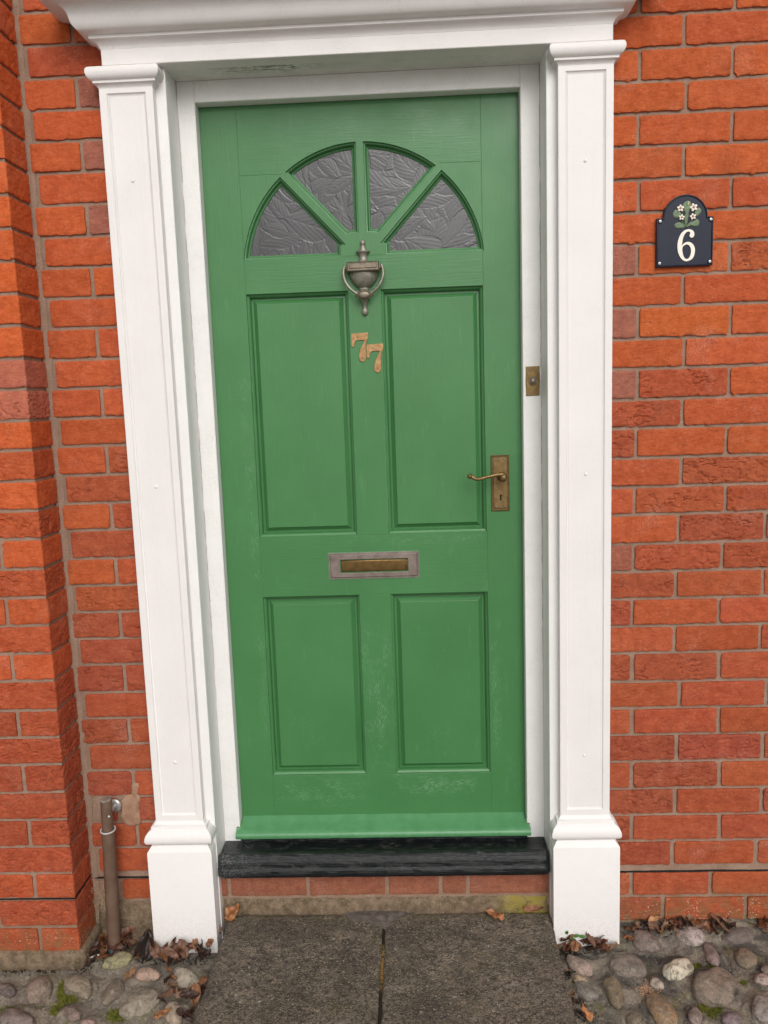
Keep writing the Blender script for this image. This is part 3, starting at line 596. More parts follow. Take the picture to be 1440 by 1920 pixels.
# ------------------------------------------------------------------ DOOR SURROUND
sur = thing('door_surround', 'white painted wooden door surround with panelled pilasters and moulded cornice', 'door surround', (-.68, -.03, -.2))
def ring3(xa, xb, yf, off, z, yb=.0):
    return [(xa - off, yb, z), (xa - off, yf - off, z), (xb + off, yf - off, z), (xb + off, yb, z)]
def pilaster(xa, xb, mirror):
    root = thing('pilaster', '', '', ((xa + xb) / 2, -.02, .16)); del root['label']; del root['category']
    root.parent = sur; root.location = Vector(((xa + xb) / 2, -.02, .16)) - Vector(sur.location)
    mb = MB(); yf = -.045; p = rect(xa + .0175, xb - .0175, .1865, 2.0355)
    plate_holes(mb, rect(xa + .0012, xb - .0012, .160, 2.060), [p], yf)
    mb.loft([[(a, yf + d, b) for a, b in rect(xa + .0012 - e, xb - .0012 + e, .16, 2.06)] for e, d in ((0, 0), (.0009, .0004), (.0012, .0012), (.0012, .047))])
    pr = [(0, 0), (.0006, .0004), (.0016, .0026), (.0040, .0044), (.0060, .0050)]
    mb.loft(ringsxz(p, pr, yf)); b = inset(p, .0062); mb.add([(q[0], yf + .0050, q[1]) for q in b], [(0, 1, 2, 3)])
    mb.build('shaft', 'white', root, smooth=28)
    prof = [(-.26, .0225), (.0895, .0225), (.0915, .0215), (.1045, .0125), (.106, .0115), (.1105, .0115), (.1118, .0165), (.1145, .0215), (.119, .0250), (.125, .0262), (.133, .0255), (.141, .0225), (.147, .0175), (.1505, .0125), (.1520, .0105),
            (.1535, .0103), (.1595, .0103), (.1605, .0098), (.1612, .0070), (.163, .0045), (.166, .0022), (.170, .0006), (.172, -.002)]
    mb = MB(); mb.loft([ring3(xa, xb, yf, o, z) for z, o in prof], True, True); mb.build('base', 'plinth', root, smooth=30)
    prof = [(2.047, -.002), (2.0475, .0004), (2.050, .0012), (2.053, .0035), (2.0555, .0070), (2.0562, .0100), (2.0605, .0102), (2.0612, .0102), (2.0622, .0120), (2.0650, .0170), (2.0700, .0210), (2.0770, .0228), (2.0840, .0222), (2.0895, .0190), (2.0925, .0130), (2.0935, .0)]
    mb = MB(); mb.loft([ring3(xa, xb, yf, o, z) for z, o in prof], True, True); mb.build('capital', 'white_h', root, smooth=30)
    xn = (xa + xb) / 2
    for dz, dx in ((1.8346, 0), (1.0836, .002), (.3362, -.001)):
        mb = MB(); lathe(mb, [(.0042, 0), (.0042, .0010), (.0032, .0019), (.0016, .0023)], xn + dx, yf + .0050, dz, axis='y', seg=14); mb.build('nail_cap', 'white', root, smooth=50)
    return root
pl = pilaster(-1.2962, -1.1655, 1); pr_ = pilaster(-.2022, -.0717, -1)
pl['label'] = 'left pilaster'; pr_['label'] = 'right pilaster'
# backing boards whose edges line the opening
for xa, xb in ((-1.192, -1.1405), (-.2258, -.175)):
    mb = MB(); mb.box(xa, xb, -.0200, .16, -.26, 2.0985, .0012); mb.build('lining_board', 'lining', sur)
# frieze board with its deep soffit
mb = MB(); mb.box(-1.2842, -.0738, -.0450, .0, 2.0975, 2.1420, .0015); mb.build('frieze', 'white_h', sur)
mb = MB(); mb.box(-1.1404, -.2259, -.0436, .16, 2.0985, 2.13, .0008); mb.build('soffit', 'soffit', sur)
prof = [(2.1335, -.001), (2.1340, .0006), (2.1370, .0012), (2.1410, .0030), (2.1450, .0070), (2.1485, .0130), (2.1505, .0185), (2.1515, .0195), (2.1572, .0197), (2.1585, .0205), (2.1590, .0260), (2.1610, .0340), (2.1650, .0410), (2.1720, .0470), (2.1800, .0500),
        (2.1880, .0520), (2.1960, .0545), (2.2030, .0600), (2.2090, .0690), (2.2130, .0790), (2.2160, .0900), (2.2185, .1020), (2.2215, .1100), (2.2225, .1130), (2.2235, .1135), (2.2480, .1140), (2.2500, .1130), (2.2620, .06), (2.2700, .0)]
prof = [(z, o if o < .05 or z < 2.18 else o) for z, o in prof]
mb = MB(); mb.loft([ring3(-1.2842, -.0738, -.045, o, z) for z, o in prof], True, True); mb.build('cornice', 'white_h', sur, smooth=35)

# frame
fr = thing('door_frame', 'white painted timber door frame recessed between the pilasters', 'door frame', (-.684, .1, .05))
XL, XR, ZH = -1.0945, -.2748, 2.0465
for xa, xb in ((-1.1404, XL), (XR, -.2259)):
    mb = MB(); mb.box(xa, xb, .070, .17, .0405, 2.0985, .0018); mb.build('jamb', 'jamb', fr)
mb = MB(); mb.box(XL, XR, .0703, .17, ZH, 2.0985, .0018); mb.build('head', 'head', fr)
for xa, xb in ((XL, XL + .004), (XR - .004, XR)):
    pass
# sill
sill = thing('door_sill', 'black painted timber sill with rounded nose under the green door', 'sill', (-.68, .0, 0))
mb = MB(); prof = [(.17, .046), (.062, .0435), (.030, .0425), (.006, .0475), (-.010, .0550), (-.018, .0590), (-.026, .0585), (-.031, .0545), (-.0375, .0465), (-.0400, .0430), (-.0405, .0340), (-.0400, .0250), (-.0425, .0215), (-.0450, .0185), (-.0452, .0080), (-.0445, .0020), (-.041, -.0025), (-.030, -.004), (.02, -.004), (.17, -.004)]
xsn = np.linspace(-1.1380, -.2285, 90); rings = []
for i, x in enumerate(xsn):
    e = min(x + 1.1380, -.2285 - x); sh = .010 * math.exp(-e / .004)
    rings.append([(x, (y + sh if y < .0 else y) + .0014 * (fbm(np.array(x * 60 + j), np.array(j * 1.7), 3) - .5), z - (sh * .9 if z > .03 and y < .02 else 0) + .0016 * (fbm(np.array(x * 40 + 7 * j), np.array(j * 2.3), 3) - .5)) for j, (y, z) in enumerate(prof)])
mb.loft(rings, True, True); mb.build('sill_board', 'sill', sill, smooth=38)
mb = MB(); mb.box(-1.0925, -.2765, .066, .12, .0375, .0560, .002); mb.build('threshold_strip', 'sill', sill)

# ------------------------------------------------------------------ DOOR
D = .105
door = thing('front_door', 'green painted four panel front door with semicircular fan of glass panes', 'door', (-.684, D, .06))
CX, CZ, RR = -.683, 1.628, .318
def arcp(a0, a1, n=18): return [(CX + RR * cos(a), CZ + RR * sin(a)) for a in np.linspace(a0, a1, n)]
BZ, BA, HW = 1.6565, radians(47), .0088
def bar_hit(side):
    """where the edge of the slanting bar meets the arc; side=+1 upper edge"""
    d = (-cos(BA), sin(BA)); nrm = (sin(BA) * side, cos(BA) * side); x0, z0 = CX + nrm[0] * HW, BZ + nrm[1] * HW
    lo_, hi_ = 0, .6
    for _ in range(50):
        m = (lo_ + hi_) / 2; x, z = x0 + d[0] * m, z0 + d[1] * m
        if (x - CX) ** 2 + (z - CZ) ** 2 < RR ** 2: lo_ = m
        else: hi_ = m
    f = lambda zz: (x0 + d[0] * (zz - z0) / d[1], zz)
    return (x, z), f
(uhit, uf), (lhit, lf) = bar_hit(1), bar_hit(-1)
ang = lambda p: atan2(p[1] - CZ, p[0] - CX)
a_bot = ang((CX - sqrt(RR ** 2 - (1.6625 - CZ) ** 2), 1.6625)); a_bot = a_bot if a_bot > 0 else a_bot + 2 * pi
paneA = [(-.7420, 1.6625), (-.7410, 1.6870), lf(1.6925)] + [lhit] + arcp(ang(lhit), a_bot)[1:]
cb = HW + .0005; topa = pi / 2 + math.asin(cb / RR)
paneB = [(CX - cb, 1.7195), (CX - cb, CZ + sqrt(RR ** 2 - cb ** 2))] + arcp(topa, ang(uhit))[1:] + [uf(1.7150), (-.7100, 1.7195)]
mir = lambda P: [(2 * CX - p[0], p[1]) for p in P][::-1]
panes = [paneA, paneB, mir(paneB), mir(paneA)]
panes = [p if area2(p) > 0 else p[::-1] for p in panes]
fields = [rect(-.9985, -.7265, .9195, 1.5745), rect(-.6405, -.3715, .9195, 1.5745), rect(-.9985, -.7275, .2220, .7515), rect(-.6415, -.3715, .2220, .7515)]
mb = MB(); plate_holes(mb, rect(XL + .0010, XR - .0010, .062, ZH - .0005), panes + fields, D)
mb.loft([[(a, y, b) for a, b in rect(XL + .0010, XR - .0010, .062, ZH - .0005)] for y in (D, D + .045)])
for p in panes: mb.loft(ringsxz(p, [(0, 0), (.0006, .0005), (.0008, .0060), (.0045, .0068), (.0070, .0110), (.0078, .0165), (.0120, .0185), (.0132, .0240)], D))
for f in fields: mb.loft(ringsxz(f, [(0, 0), (.0007, .0006), (.0009, .0062), (.0035, .0078), (.0060, .0090), (.0085, .0125), (.0095, .0180), (.0096, .0225)], D))
mb.build('stiles_and_rails', 'green', door, smooth=24)
for f in fields:
    mb = MB(); q = inset(f, .0088)
    pr = [(0, .0222), (.0065, .0212), (.0165, .0125), (.0170, .0092), (.0180, .0088)]
    mb.loft(ringsxz(q, pr, D)); b = inset(q, .018); mb.add([(v[0], D + .0088, v[1]) for v in b], [(0, 1, 2, 3)]); mb.build('raised_panel', 'green', door, smooth=20)
# patterned glass: pressed leaves overlapping, real relief
rg = np.random.RandomState(4); leaves = []
for i in range(150):
    leaves.append((rg.uniform(-1.02, -.345), rg.uniform(1.64, 1.96), rg.uniform(0, 2 * pi), rg.uniform(.035, .075), rg.uniform(.35, .65), rg.uniform(-.3, .3)))
def glass_h(X, Z):
    H = np.zeros_like(X)
    for (cx, cz, a, l, w, bend) in leaves:
        u = ((X - cx) * cos(a) + (Z - cz) * sin(a)) / l; v = (-(X - cx) * sin(a) + (Z - cz) * cos(a)) / l; v = v + bend * u * u
        wd = w * (1 - u * u) * (1 - .25 * u); m = (np.abs(u) < 1) & (np.abs(v) < wd)
        r = np.where(m, np.abs(v) / np.maximum(wd, 1e-4), 1)
        h = .00045 * (1 - r ** 2.5) + .0002 * u - .00020 * np.exp(-(v / .03) ** 2) + .00006 * np.sin(u * 20 + np.abs(v) * 40)
        H = np.where(m, h, H)
    return H
for p in panes:
    xs_ = [q[0] for q in p]; zs_ = [q[1] for q in p]; r = .0014
    gx = np.arange(min(xs_), max(xs_) + r, r); gzv = np.arange(min(zs_), max(zs_) + r, r); X, Z = np.meshgrid(gx, gzv, indexing='ij'); H = glass_h(X, Z)
    i = np.arange(X.size).reshape(X.shape); Fq = np.stack([i[:-1, :-1], i[1:, :-1], i[1:, 1:], i[:-1, 1:]], -1).reshape(-1, 4)
    cx_, cz_ = (X[:-1, :-1] + r / 2).ravel(), (Z[:-1, :-1] + r / 2).ravel(); ins = np.zeros(len(cx_), bool); q = inset(p, .010)
    for j in range(len(q)):
        (x1, z1), (x2, z2) = q[j - 1], q[j]
        if z1 == z2: continue
        c = ((z1 > cz_) != (z2 > cz_)) & (cx_ < (x2 - x1) * (cz_ - z1) / (z2 - z1) + x1); ins ^= c
    Fq = Fq[ins]; used = np.unique(Fq); remap = np.zeros(X.size, int); remap[used] = np.arange(len(used)); V3 = np.stack([X.ravel(), (D + .022 - H.ravel()), Z.ravel()], -1)[used]
    mesh('glass_pane', V3, remap[Fq], 'glass', door, smooth=180)
# weather bar
mb = MB(); prof = [(D + .001, .1010), (D - .004, .0985), (D - .012, .0925), (D - .026, .0850), (D - .040, .0790), (D - .050, .0745), (D - .0540, .0700), (D - .0550, .0640), (D - .0535, .0585), (D - .048, .0555), (D - .038, .0550), (D - .036, .0575), (D + .001, .0575)]
rings = []
for x in np.linspace(-1.1040, -.2665, 120):
    inside = min(x - XL, XR - x) > .0005
    rings.append([(x, y if inside or y < .068 else .0685, (z if inside else min(z, .0868)) + .0012 * (fbm(np.array(x * 50 + 3 * j), np.array(j * 1.3), 3) - .5)) for j, (y, z) in enumerate(prof)])
mb.loft(rings, True, True); mb.build('weather_bar', 'pale_green', door, smooth=38)
# knocker
KX = -.6835; kn = thing('knocker', '', '', (KX, D, 1.62)); del kn['label']; del kn['category']; kn.parent = door; kn.location = Vector((KX, D, 1.62)) - Vector(door.location)
mb = MB(); hw = D - .004
lathe(mb, [(0.001, 1.7012), (.0045, 1.6995), (.0068, 1.6960), (.0072, 1.6925), (.0062, 1.6890), (.0050, 1.6868), (.0062, 1.6850), (.0085, 1.6800), (.0105, 1.6740), (.0110, 1.6722)], KX, hw, 0, sy=.75)
lathe(mb, [(.0180, 1.6722), (.0188, 1.6712), (.0186, 1.6698), (.0150, 1.6672), (.0118, 1.6640), (.0100, 1.6590), (.0098, 1.6550), (.0118, 1.6500), (.0145, 1.6460), (.0180, 1.6430), (.022, 1.641)], KX, hw, 0, sy=.75)
lathe(mb, [(.0385, 1.6180), (.0385, 1.6150), (.0375, 1.6080), (.0345, 1.5990), (.0290, 1.5905), (.0220, 1.5840), (.0165, 1.5800), (.0130, 1.5780), (.0140, 1.5765), (.0132, 1.5745), (.0110, 1.5700), (.012, 1.560), (.013, 1.555)], KX, hw, 0, sy=.62)
lathe(mb, [(.0120, 1.5560), (.0105, 1.5480), (.0075, 1.5410), (.0055, 1.5330), (.0048, 1.5270), (.0075, 1.5245), (.0086, 1.5195), (.0084, 1.5150), (.0062, 1.5105), (.0030, 1.5082), (.001, 1.5078)], KX, hw, 0, sy=.75)
mb.build('urn', 'bronze', kn, smooth=45)
mb = MB(); mb.box(KX - .0420, KX + .0420, D - .034, D - .002, 1.6165, 1.6415, .003); mb.box(KX - .0355, KX + .0355, D - .0365, D - .033, 1.6245, 1.6375, .0015)
for i in range(26): lathe(mb, [(.0002, -.0018), (.0014, -.001), (.0017, 0), (.0014, .001), (.0002, .0018)], KX - .0405 + i * .00324, D - .0345, 1.6195, seg=8)
for i in range(26): lathe(mb, [(.0002, -.0016), (.0013, 0), (.0002, .0016)], KX - .0405 + i * .00324, D - .0335, 1.6400, seg=8)
for sx in (-1, 1): lathe(mb, [(.0060, 0), (.0060, .006), (.0045, .0085), (.001, .0090)], KX + sx * .0440, D - .012, 1.6290, axis='y', seg=16)
mb.build('hinge_block', 'bronze_d', kn, smooth=30)
mb = MB(); L_ = spline([(-.0480, 1.6330), (-.0515, 1.6180), (-.0500, 1.6010), (-.0430, 1.5850), (-.0320, 1.5720), (-.0180, 1.5620), (-.0060, 1.5590)], 5)
tube(mb, [(KX + x, D - .022 - .004 * sin((1.633 - z) * 30), z) for x, z in L_], [.0042 - .0010 * abs(i / len(L_) - .5) for i in range(len(L_))], 10)
tube(mb, [(KX - x, D - .022 - .004 * sin((1.633 - z) * 30), z) for x, z in L_], [.0042 - .0010 * abs(i / len(L_) - .5) for i in range(len(L_))], 10); mb.build('striker_ring', 'bronze', kn, smooth=60)
mb = MB(); lathe(mb, [(.0195, 0), (.0205, .004), (.0195, .0075), (.0165, .0085), (.0155, .0078), (.0150, .0110), (.0120, .0130), (.004, .0138)], KX + .0005, D - .023, 1.5575, axis='y', seg=32, sx=1., sy=.62)
for i in range(30):
    a = 2 * pi * i / 30; lathe(mb, [(.0002, 0), (.0013, .0008), (.0002, .0018)], KX + .0005 + .0180 * cos(a), D - .0308, 1.5575 + .0180 * .62 * sin(a), axis='y', seg=7)
for sx in (-1, 1): lathe(mb, [(.0002, -.003), (.0032, 0), (.0002, .003)], KX + sx * .0215, D - .026, 1.5560, seg=10)
mb.build('boss', 'bronze_d', kn, smooth=45)
# numerals 7 7
S7 = [(537, 1120), (708, 1116), (708, 1160), (697, 1192), (686, 1225), (681, 1262), (681, 1300), (684, 1340), (681, 1372), (667, 1398), (645, 1408), (622, 1400), (608, 1378), (607, 1345), (614, 1308), (628, 1270), (646, 1236), (660, 1210), (666, 1190), (600, 1190), (580, 1198), (569, 1220), (564, 1254), (546, 1258), (533, 1246)]
for (ox, oz) in ((-.7232, 1.4632), (-.6838, 1.4333)):
    mb = MB(); P = [(ox + (x - 535) * .000262, oz - (y - 1118) * .000262) for x, y in S7][::-1]
    extrude_shape(mb, P, D, D - .0030, .0009); o = mb.build('numeral', ['num', 'dark'], door, smooth=35)
    s_ = MB()
    for x, y in ((598, 1156), (644, 1362)): screw(s_, ox + (x - 535) * .000262, D - .0030, oz - (y - 1118) * .000262, .0021, .0008)
    s_.build('screw', 'bronze_d', o, smooth=40)
# lever handle with keyhole
hd = thing('door_handle', '', '', (-.334, D, 1.05)); del hd['label']; del hd['category']; hd.parent = door; hd.location = Vector((-.334, D, 1.05)) - Vector(door.location)
hx0, hx1, hz0, hz1 = -.3585, -.3095, .9762, 1.1280; mb = MB()
kc = (-.3333, 1.0175); kh = [(kc[0] + .0032 * cos(a), kc[1] + .0032 * sin(a)) for a in np.linspace(radians(-50), radians(230), 14)] + [(kc[0] - .0017, kc[1] - .0125), (kc[0] + .0017, kc[1] - .0125)]
P = rect(hx0, hx1, hz0, hz1)
mb.loft([[(q[0], D - d, q[1]) for q in inset(P, e)] for e, d in ((0, 0), (0, .0030), (.0010, .0038), (.0035, .0038), (.0046, .0030), (.0058, .0030), (.0072, .0048), (.0080, .0050))])
plate_holes(mb, inset(P, .0080), [kh], D - .0050); mb.loft([[(q[0], y, q[1]) for q in kh] for y in (D - .0050, D - .0008)])
n_ = 46
for i in range(n_):
    z = hz0 + .002 + (hz1 - hz0 - .004) * i / (n_ - 1)
    for x in (hx0 + .0022, hx1 - .0022): tube(mb, [(x - .0017, D - .0036, z - .0011), (x + .0017, D - .0042, z + .0011)], .0011, 6)
for i in range(14):
    x = hx0 + .003 + (hx1 - hx0 - .006) * i / 13
    for z in (hz0 + .0022, hz1 - .0022): tube(mb, [(x - .0013, D - .0036, z - .0016), (x + .0013, D - .0042, z + .0016)], .0011, 6)
mb.build('backplate', 'brass', hd, smooth=30)
mb = MB(); mb.box(kc[0] - .006, kc[0] + .006, D - .0008, D - .0002, kc[1] - .015, kc[1] + .006, .0001); mb.build('keyhole', 'dark', hd)
for x in (-.3455, -.3225):
    for z in (1.1165, .9880): mb = MB(); screw(mb, x, D - .0050, z, .0030, .0014); mb.build('screw', 'bronze_d', hd, smooth=40)
mb = MB(); bx, bz = -.3300, 1.0700
lathe(mb, [(.0130, 0), (.0130, .003), (.0105, .006), (.0088, .014), (.0090, .024), (.0105, .034), (.0108, .040), (.0085, .0455), (.003, .0475)], bx, D - .005, bz, axis='y', seg=24)
P_ = spline([(bx + .006, D - .040, bz + .0045), (bx - .006, D - .043, bz + .0085), (bx - .022, D - .045, bz + .0075), (bx - .045, D - .046, bz + .0030), (bx - .062, D - .046, bz - .0010), (bx - .074, D - .044, bz - .0005), (bx - .083, D - .042, bz + .0045), (bx - .088, D - .041, bz + .0065)], 5)
rd = [.0056 + (.0012 if i < 6 else 0) - .0012 * sin(pi * min(1, i / len(P_))) for i in range(len(P_))]
tube(mb, P_, rd, 12, flat=.75); lathe(mb, [(.0005, -.0075), (.0052, -.005), (.0074, 0), (.0052, .005), (.0005, .0075)], P_[-1][0], P_[-1][1], P_[-1][2], axis='y', seg=14); mb.build('lever', 'brass', hd, smooth=50)
# letterbox
lb = thing('letterbox', '', '', (-.684, D, .834)); del lb['label']; del lb['category']; lb.parent = door; lb.location = Vector((-.684, D, .834)) - Vector(door.location)
P = rect(-.8095, -.5595, .7968, .8712); mb = MB(); inn_ = rect(-.7785, -.5885, .8135, .8532)
plate_holes(mb, inset(P, .0085), [inn_], D - .0052); mb.loft([[(q[0], D - d, q[1]) for q in inset(P, e)] for e, d in ((0, 0), (0, .0022), (.0010, .0030), (.0042, .0030), (.0050, .0038), (.0068, .0052), (.0085, .0052))])
mb.loft(ringsxz(inn_, [(0, -.0052), (.0008, -.0046), (.0014, .0005), (.0014, .003)], D)); mb.build('plate', 'lbox', lb, smooth=30)
mb = MB(); q = inset(inn_, .0030); mb.loft([[(v[0], D - d, v[1]) for v in inset(q, e)] for e, d in ((0, -.002), (.0005, .0005), (.003, .0022), (.005, .0024))], False, True); mb.build('flap', 'flap', lb, smooth=60)
mb = MB(); plate_holes(mb, inset(P, -.0018), [inset(P, .0015)], D - .0012); mb.loft([[(q[0], y, q[1]) for q in inset(P, -.0018)] for y in (D, D - .0012)]); mb.build('paint_line', 'pale_green', lb)

# bell push on the right jamb
bell = thing('doorbell', 'small rectangular brass bell push with round button on the white jamb', 'doorbell', (-.2495, .07, 1.32))
mb = MB(); P = [(-.2672, 1.2832), (-.2318, 1.2832), (-.2318, 1.2980), (-.2308, 1.3210), (-.2318, 1.3440), (-.2318, 1.3592), (-.2672, 1.3592), (-.2672, 1.3440), (-.2682, 1.3210), (-.2672, 1.2980)]
extrude_shape(mb, P, .0700, .0672, .0010); mb.build('plate', 'brass', bell, smooth=30)
mb = MB(); lathe(mb, [(.0112, 0), (.0112, .0016), (.0100, .0034), (.0090, .0034)], -.2492, .0672, 1.3215, axis='y'); lathe(mb, [(.0088, .0010), (.0086, .0040), (.0070, .0068), (.0040, .0084), (.001, .0088)], -.2492, .0672, 1.3215, axis='y'); mb.build('button', 'bronze_d', bell, smooth=50)
for x in (-.2582, -.2402):
    for z in (1.3505, 1.2925): mb = MB(); screw(mb, x, .0672, z, .0024, .0011); mb.build('screw', 'bronze_d', bell, smooth=40)

# ------------------------------------------------------------------ house sign
sg = thing('house_sign', 'navy blue arched house number sign with white 6 and primrose flowers on the brick wall', 'sign', (.1105, -.004, 1.66))
sx0, sx1, sz0, szs = .0425, .1785, 1.5855, 1.7005; ac, ar = .1112, .0535
P = [(sx0, sz0), (sx1, sz0), (sx1, szs), (ac + ar, szs)] + [(ac + ar * cos(a), szs + ar * sin(a)) for a in np.linspace(.06, pi - .06, 26)] + [(ac - ar, szs), (sx0, szs)]
def inset_soft(P, d): return inset(P, d)
mb = MB(); mb.loft([[(q[0], -.0020 - d, q[1]) for q in inset(P, e)] for e, d in ((0, 0), (0, .0085), (.0008, .0095), (.0022, .0098), (.0034, .0086), (.0040, .0072))])
b = inset(P, .0040); tr = tessellate_polygon([[Vector((p[0], p[1], 0)) for p in b]]); mb.add([(p[0], -.0092, p[1]) for p in b], [tuple(t) for t in tr]); mb.build('plate', 'sign', sg, smooth=30)
for x, z in ((.0503, 1.6935), (.1724, 1.6935), (.0500, 1.5940), (.1718, 1.5940)):
    mb = MB(); lathe(mb, [(.0050, 0), (.0050, .0022), (.0045, .0030)], x, -.0090, z, axis='y', seg=18); lathe(mb, [(.0018, .003), (.0016, .0034)], x, -.0090, z, axis='y', seg=10); mb.cur = 0
    o = mb.build('screw_boss', 'sign', sg, smooth=40)
    m2 = MB(); lathe(m2, [(.0032, .0028), (.0032, .0036), (.0024, .0040), (.0013, .0040), (.0012, .0032)], x, -.0090, z, axis='y', seg=16); m2.build('screw', 'steel', o, smooth=40)
# figure 6: outer contour and counter taken from the sign
q6 = lambda x, y: (.1143 + (x - 770) * .0001262, 1.6719 - (y - 810) * .0001398)
out6 = spline([(915, 870), (918, 905), (905, 935), (880, 950), (850, 945), (832, 925), (830, 900), (842, 880), (838, 860), (815, 847), (785, 848), (745, 875), (715, 925), (695, 990), (684, 1060), (682, 1085), (720, 1045), (770, 1022), (820, 1022), (875, 1045), (915, 1090), (935, 1150), (930, 1220), (905, 1285), (860, 1325), (800, 1345), (745, 1342), (690, 1310), (640, 1245), (610, 1170), (600, 1080), (612, 990), (640, 915), (685, 855), (740, 820), (800, 808), (855, 815), (895, 838), (915, 870)], 3)[:-1]
in6 = spline([(690, 1150), (702, 1100), (735, 1072), (780, 1062), (825, 1082), (855, 1130), (862, 1190), (850, 1250), (820, 1295), (785, 1308), (745, 1295), (712, 1240), (690, 1150)], 3)[:-1]
O6 = [q6(*p) for p in out6]; I6 = [q6(*p) for p in in6]
O6 = O6 if area2(O6) > 0 else O6[::-1]; I6 = I6 if area2(I6) > 0 else I6[::-1]
mb = MB(); plate_holes(mb, O6, [I6], -.0116); mb.loft([[(q[0], y, q[1]) for q in O6] for y in (-.0116, -.0090)]); mb.loft([[(q[0], y, q[1]) for q in I6] for y in (-.0116, -.0090)]); mb.build('numeral_six', 'ivory', sg)
# primroses
q9 = lambda x, y: (.1144 + (x - 790) * .0001420, 1.7383 - (y - 330) * .0001420)
fl = thing('flower_emblem', '', '', (.1144, -.0095, 1.71)); del fl['label']; del fl['category']; fl.parent = sg; fl.location = Vector((.1144, -.0095, 1.71)) - Vector(sg.location)
def leafblob(pts, h, mat='sage', vein=None):
    P = [q9(*p) for p in spline(pts + [pts[0]], 4)[:-1]]; P = P if area2(P) > 0 else P[::-1]
    cx, cz = sum(p[0] for p in P) / len(P), sum(p[1] for p in P) / len(P); m = MB()
    m.loft([[(cx + (p[0] - cx) * k, -.0090 - d, cz + (p[1] - cz) * k) for p in P] for k, d in ((1, 0), (.98, h * .5), (.85, h * .85), (.5, h), (.1, h * .75))], False, True); m.build('leaf', mat, fl, smooth=60)
leafblob([(780, 760), (700, 775), (620, 772), (585, 735), (590, 695), (640, 672), (700, 680), (760, 720)], .0024)
leafblob([(790, 760), (850, 735), (940, 752), (995, 735), (1005, 670), (965, 625), (915, 660), (850, 680), (805, 715)], .0024)
leafblob([(640, 600), (580, 590), (555, 530), (575, 480), (620, 460), (680, 500), (700, 560)], .0020)
leafblob([(940, 590), (920, 540), (940, 480), (980, 440), (1030, 470), (1035, 510), (1000, 560)], .0020)
leafblob([(790, 560), (740, 480), (715, 400), (740, 350), (800, 322), (850, 345), (865, 400), (840, 480)], .0026)
leafblob([(775, 770), (745, 640), (760, 540), (795, 420), (820, 520), (810, 640)], .0034)
for (x, y, r, a0) in ((678, 445, 60, .3), (900, 440, 68, .6), (700, 595, 50, .2), (890, 590, 54, .5)):
    m = MB(); c = q9(x, y); rr2 = r * .000142
    for i in range(5):
        a = a0 + 2 * pi * i / 5; px, pz = c[0] + rr2 * .62 * cos(a), c[1] + rr2 * .62 * sin(a)
        rs = [[(px + (rr2 * .40 * cos(t) * k) * cos(a) - (rr2 * .34 * sin(t) * k) * sin(a), -.0112 - d, pz + (rr2 * .40 * cos(t) * k) * sin(a) + (rr2 * .34 * sin(t) * k) * cos(a)) for t in np.linspace(0, 2 * pi, 13)[:-1]] for k, d in ((1, 0), (1, .0012), (.8, .0022), (.3, .0024))]
        m.loft(rs, False, True)
    f_ = m.build('blossom', 'petal', fl, smooth=60); m = MB(); lathe(m, [(rr2 * .16, .0018), (rr2 * .12, .003), (.0001, .0032)], c[0], -.0112, c[1], axis='y', seg=10); m.build('centre', 'pink', f_, smooth=60)
m = MB(); tube(m, [(*q9(800, 400)[:1], -.0128, q9(800, 400)[1]), (q9(818, 345)[0], -.0128, q9(818, 345)[1])], [.0008, .0012], 8); m.build('bud', 'yellow', fl, smooth=60)
m = MB()
for a, b in (((785, 760), (700, 650)), ((785, 760), (880, 645)), ((785, 760), (800, 500))): tube(m, [(q9(*a)[0], -.0120, q9(*a)[1]), (q9((a[0] + b[0]) / 2 - 4, (a[1] + b[1]) / 2)[0], -.0128, q9((a[0] + b[0]) / 2, (a[1] + b[1]) / 2)[1]), (q9(*b)[0], -.0122, q9(*b)[1])], .0006, 6)
m.build('stem', 'sage', fl, smooth=60)

# ------------------------------------------------------------------ pipe stub
pp = thing('drain_pipe', 'short brown plastic waste pipe standing in the corner beside the left pilaster', 'pipe', (-1.437, -.05, -.2))
def pcurve(z): return (-1.4272 - (.150 - z) * .030, -.050 + 0 * z)
mb = MB(); zz = np.linspace(.150, -.205, 16); rs = [[(pcurve(z)[0] + .0178 * cos(a), pcurve(z)[1] + .0178 * sin(a), z) for a in [2 * pi * i / 32 for i in range(32)]] for z in zz]
mb.loft(rs, True, True); mb.build('pipe', 'pipe', pp, smooth=50)
mb = MB(); rs = []
for j, (z, r) in enumerate(((.148, .0150), (.165, .0150), (.188, .0154), (.191, .0147), (.215, .0150), (.232, .0150), (.2365, .0142), (.2350, .0110), (.226, .0100))):
    rs.append([(-1.4282 + (z - .15) * .02 + (r + .0012 * (fbm(np.array(i * .6), np.array(j * .7), 2) - .5)) * cos(a), -.050 + r * sin(a), z + (.004 * (fbm(np.array(i * .5), np.array(3.), 2) - .5) if z > .225 else 0)) for i, a in enumerate([2 * pi * i / 32 for i in range(32)])])
mb.loft(rs, False, True); mb.build('spigot', 'pipe', pp, smooth=50)
mb = MB(); lathe(mb, [(.0136, .2325), (.0140, .2372), (.0125, .2385), (.006, .2375), (.001, .238)], -1.4266, -.05, 0, seg=24); mb.build('plug', 'pipecap', pp, smooth=50)
mb = MB(); tube(mb, [(-1.4277 + .0190 * cos(a), -.05 + .0190 * sin(a), .1510 + .002 * sin(a)) for a in np.linspace(0, 2 * pi, 33)], .0022, 8); mb.build('clip_ring', 'clip', pp, smooth=60)
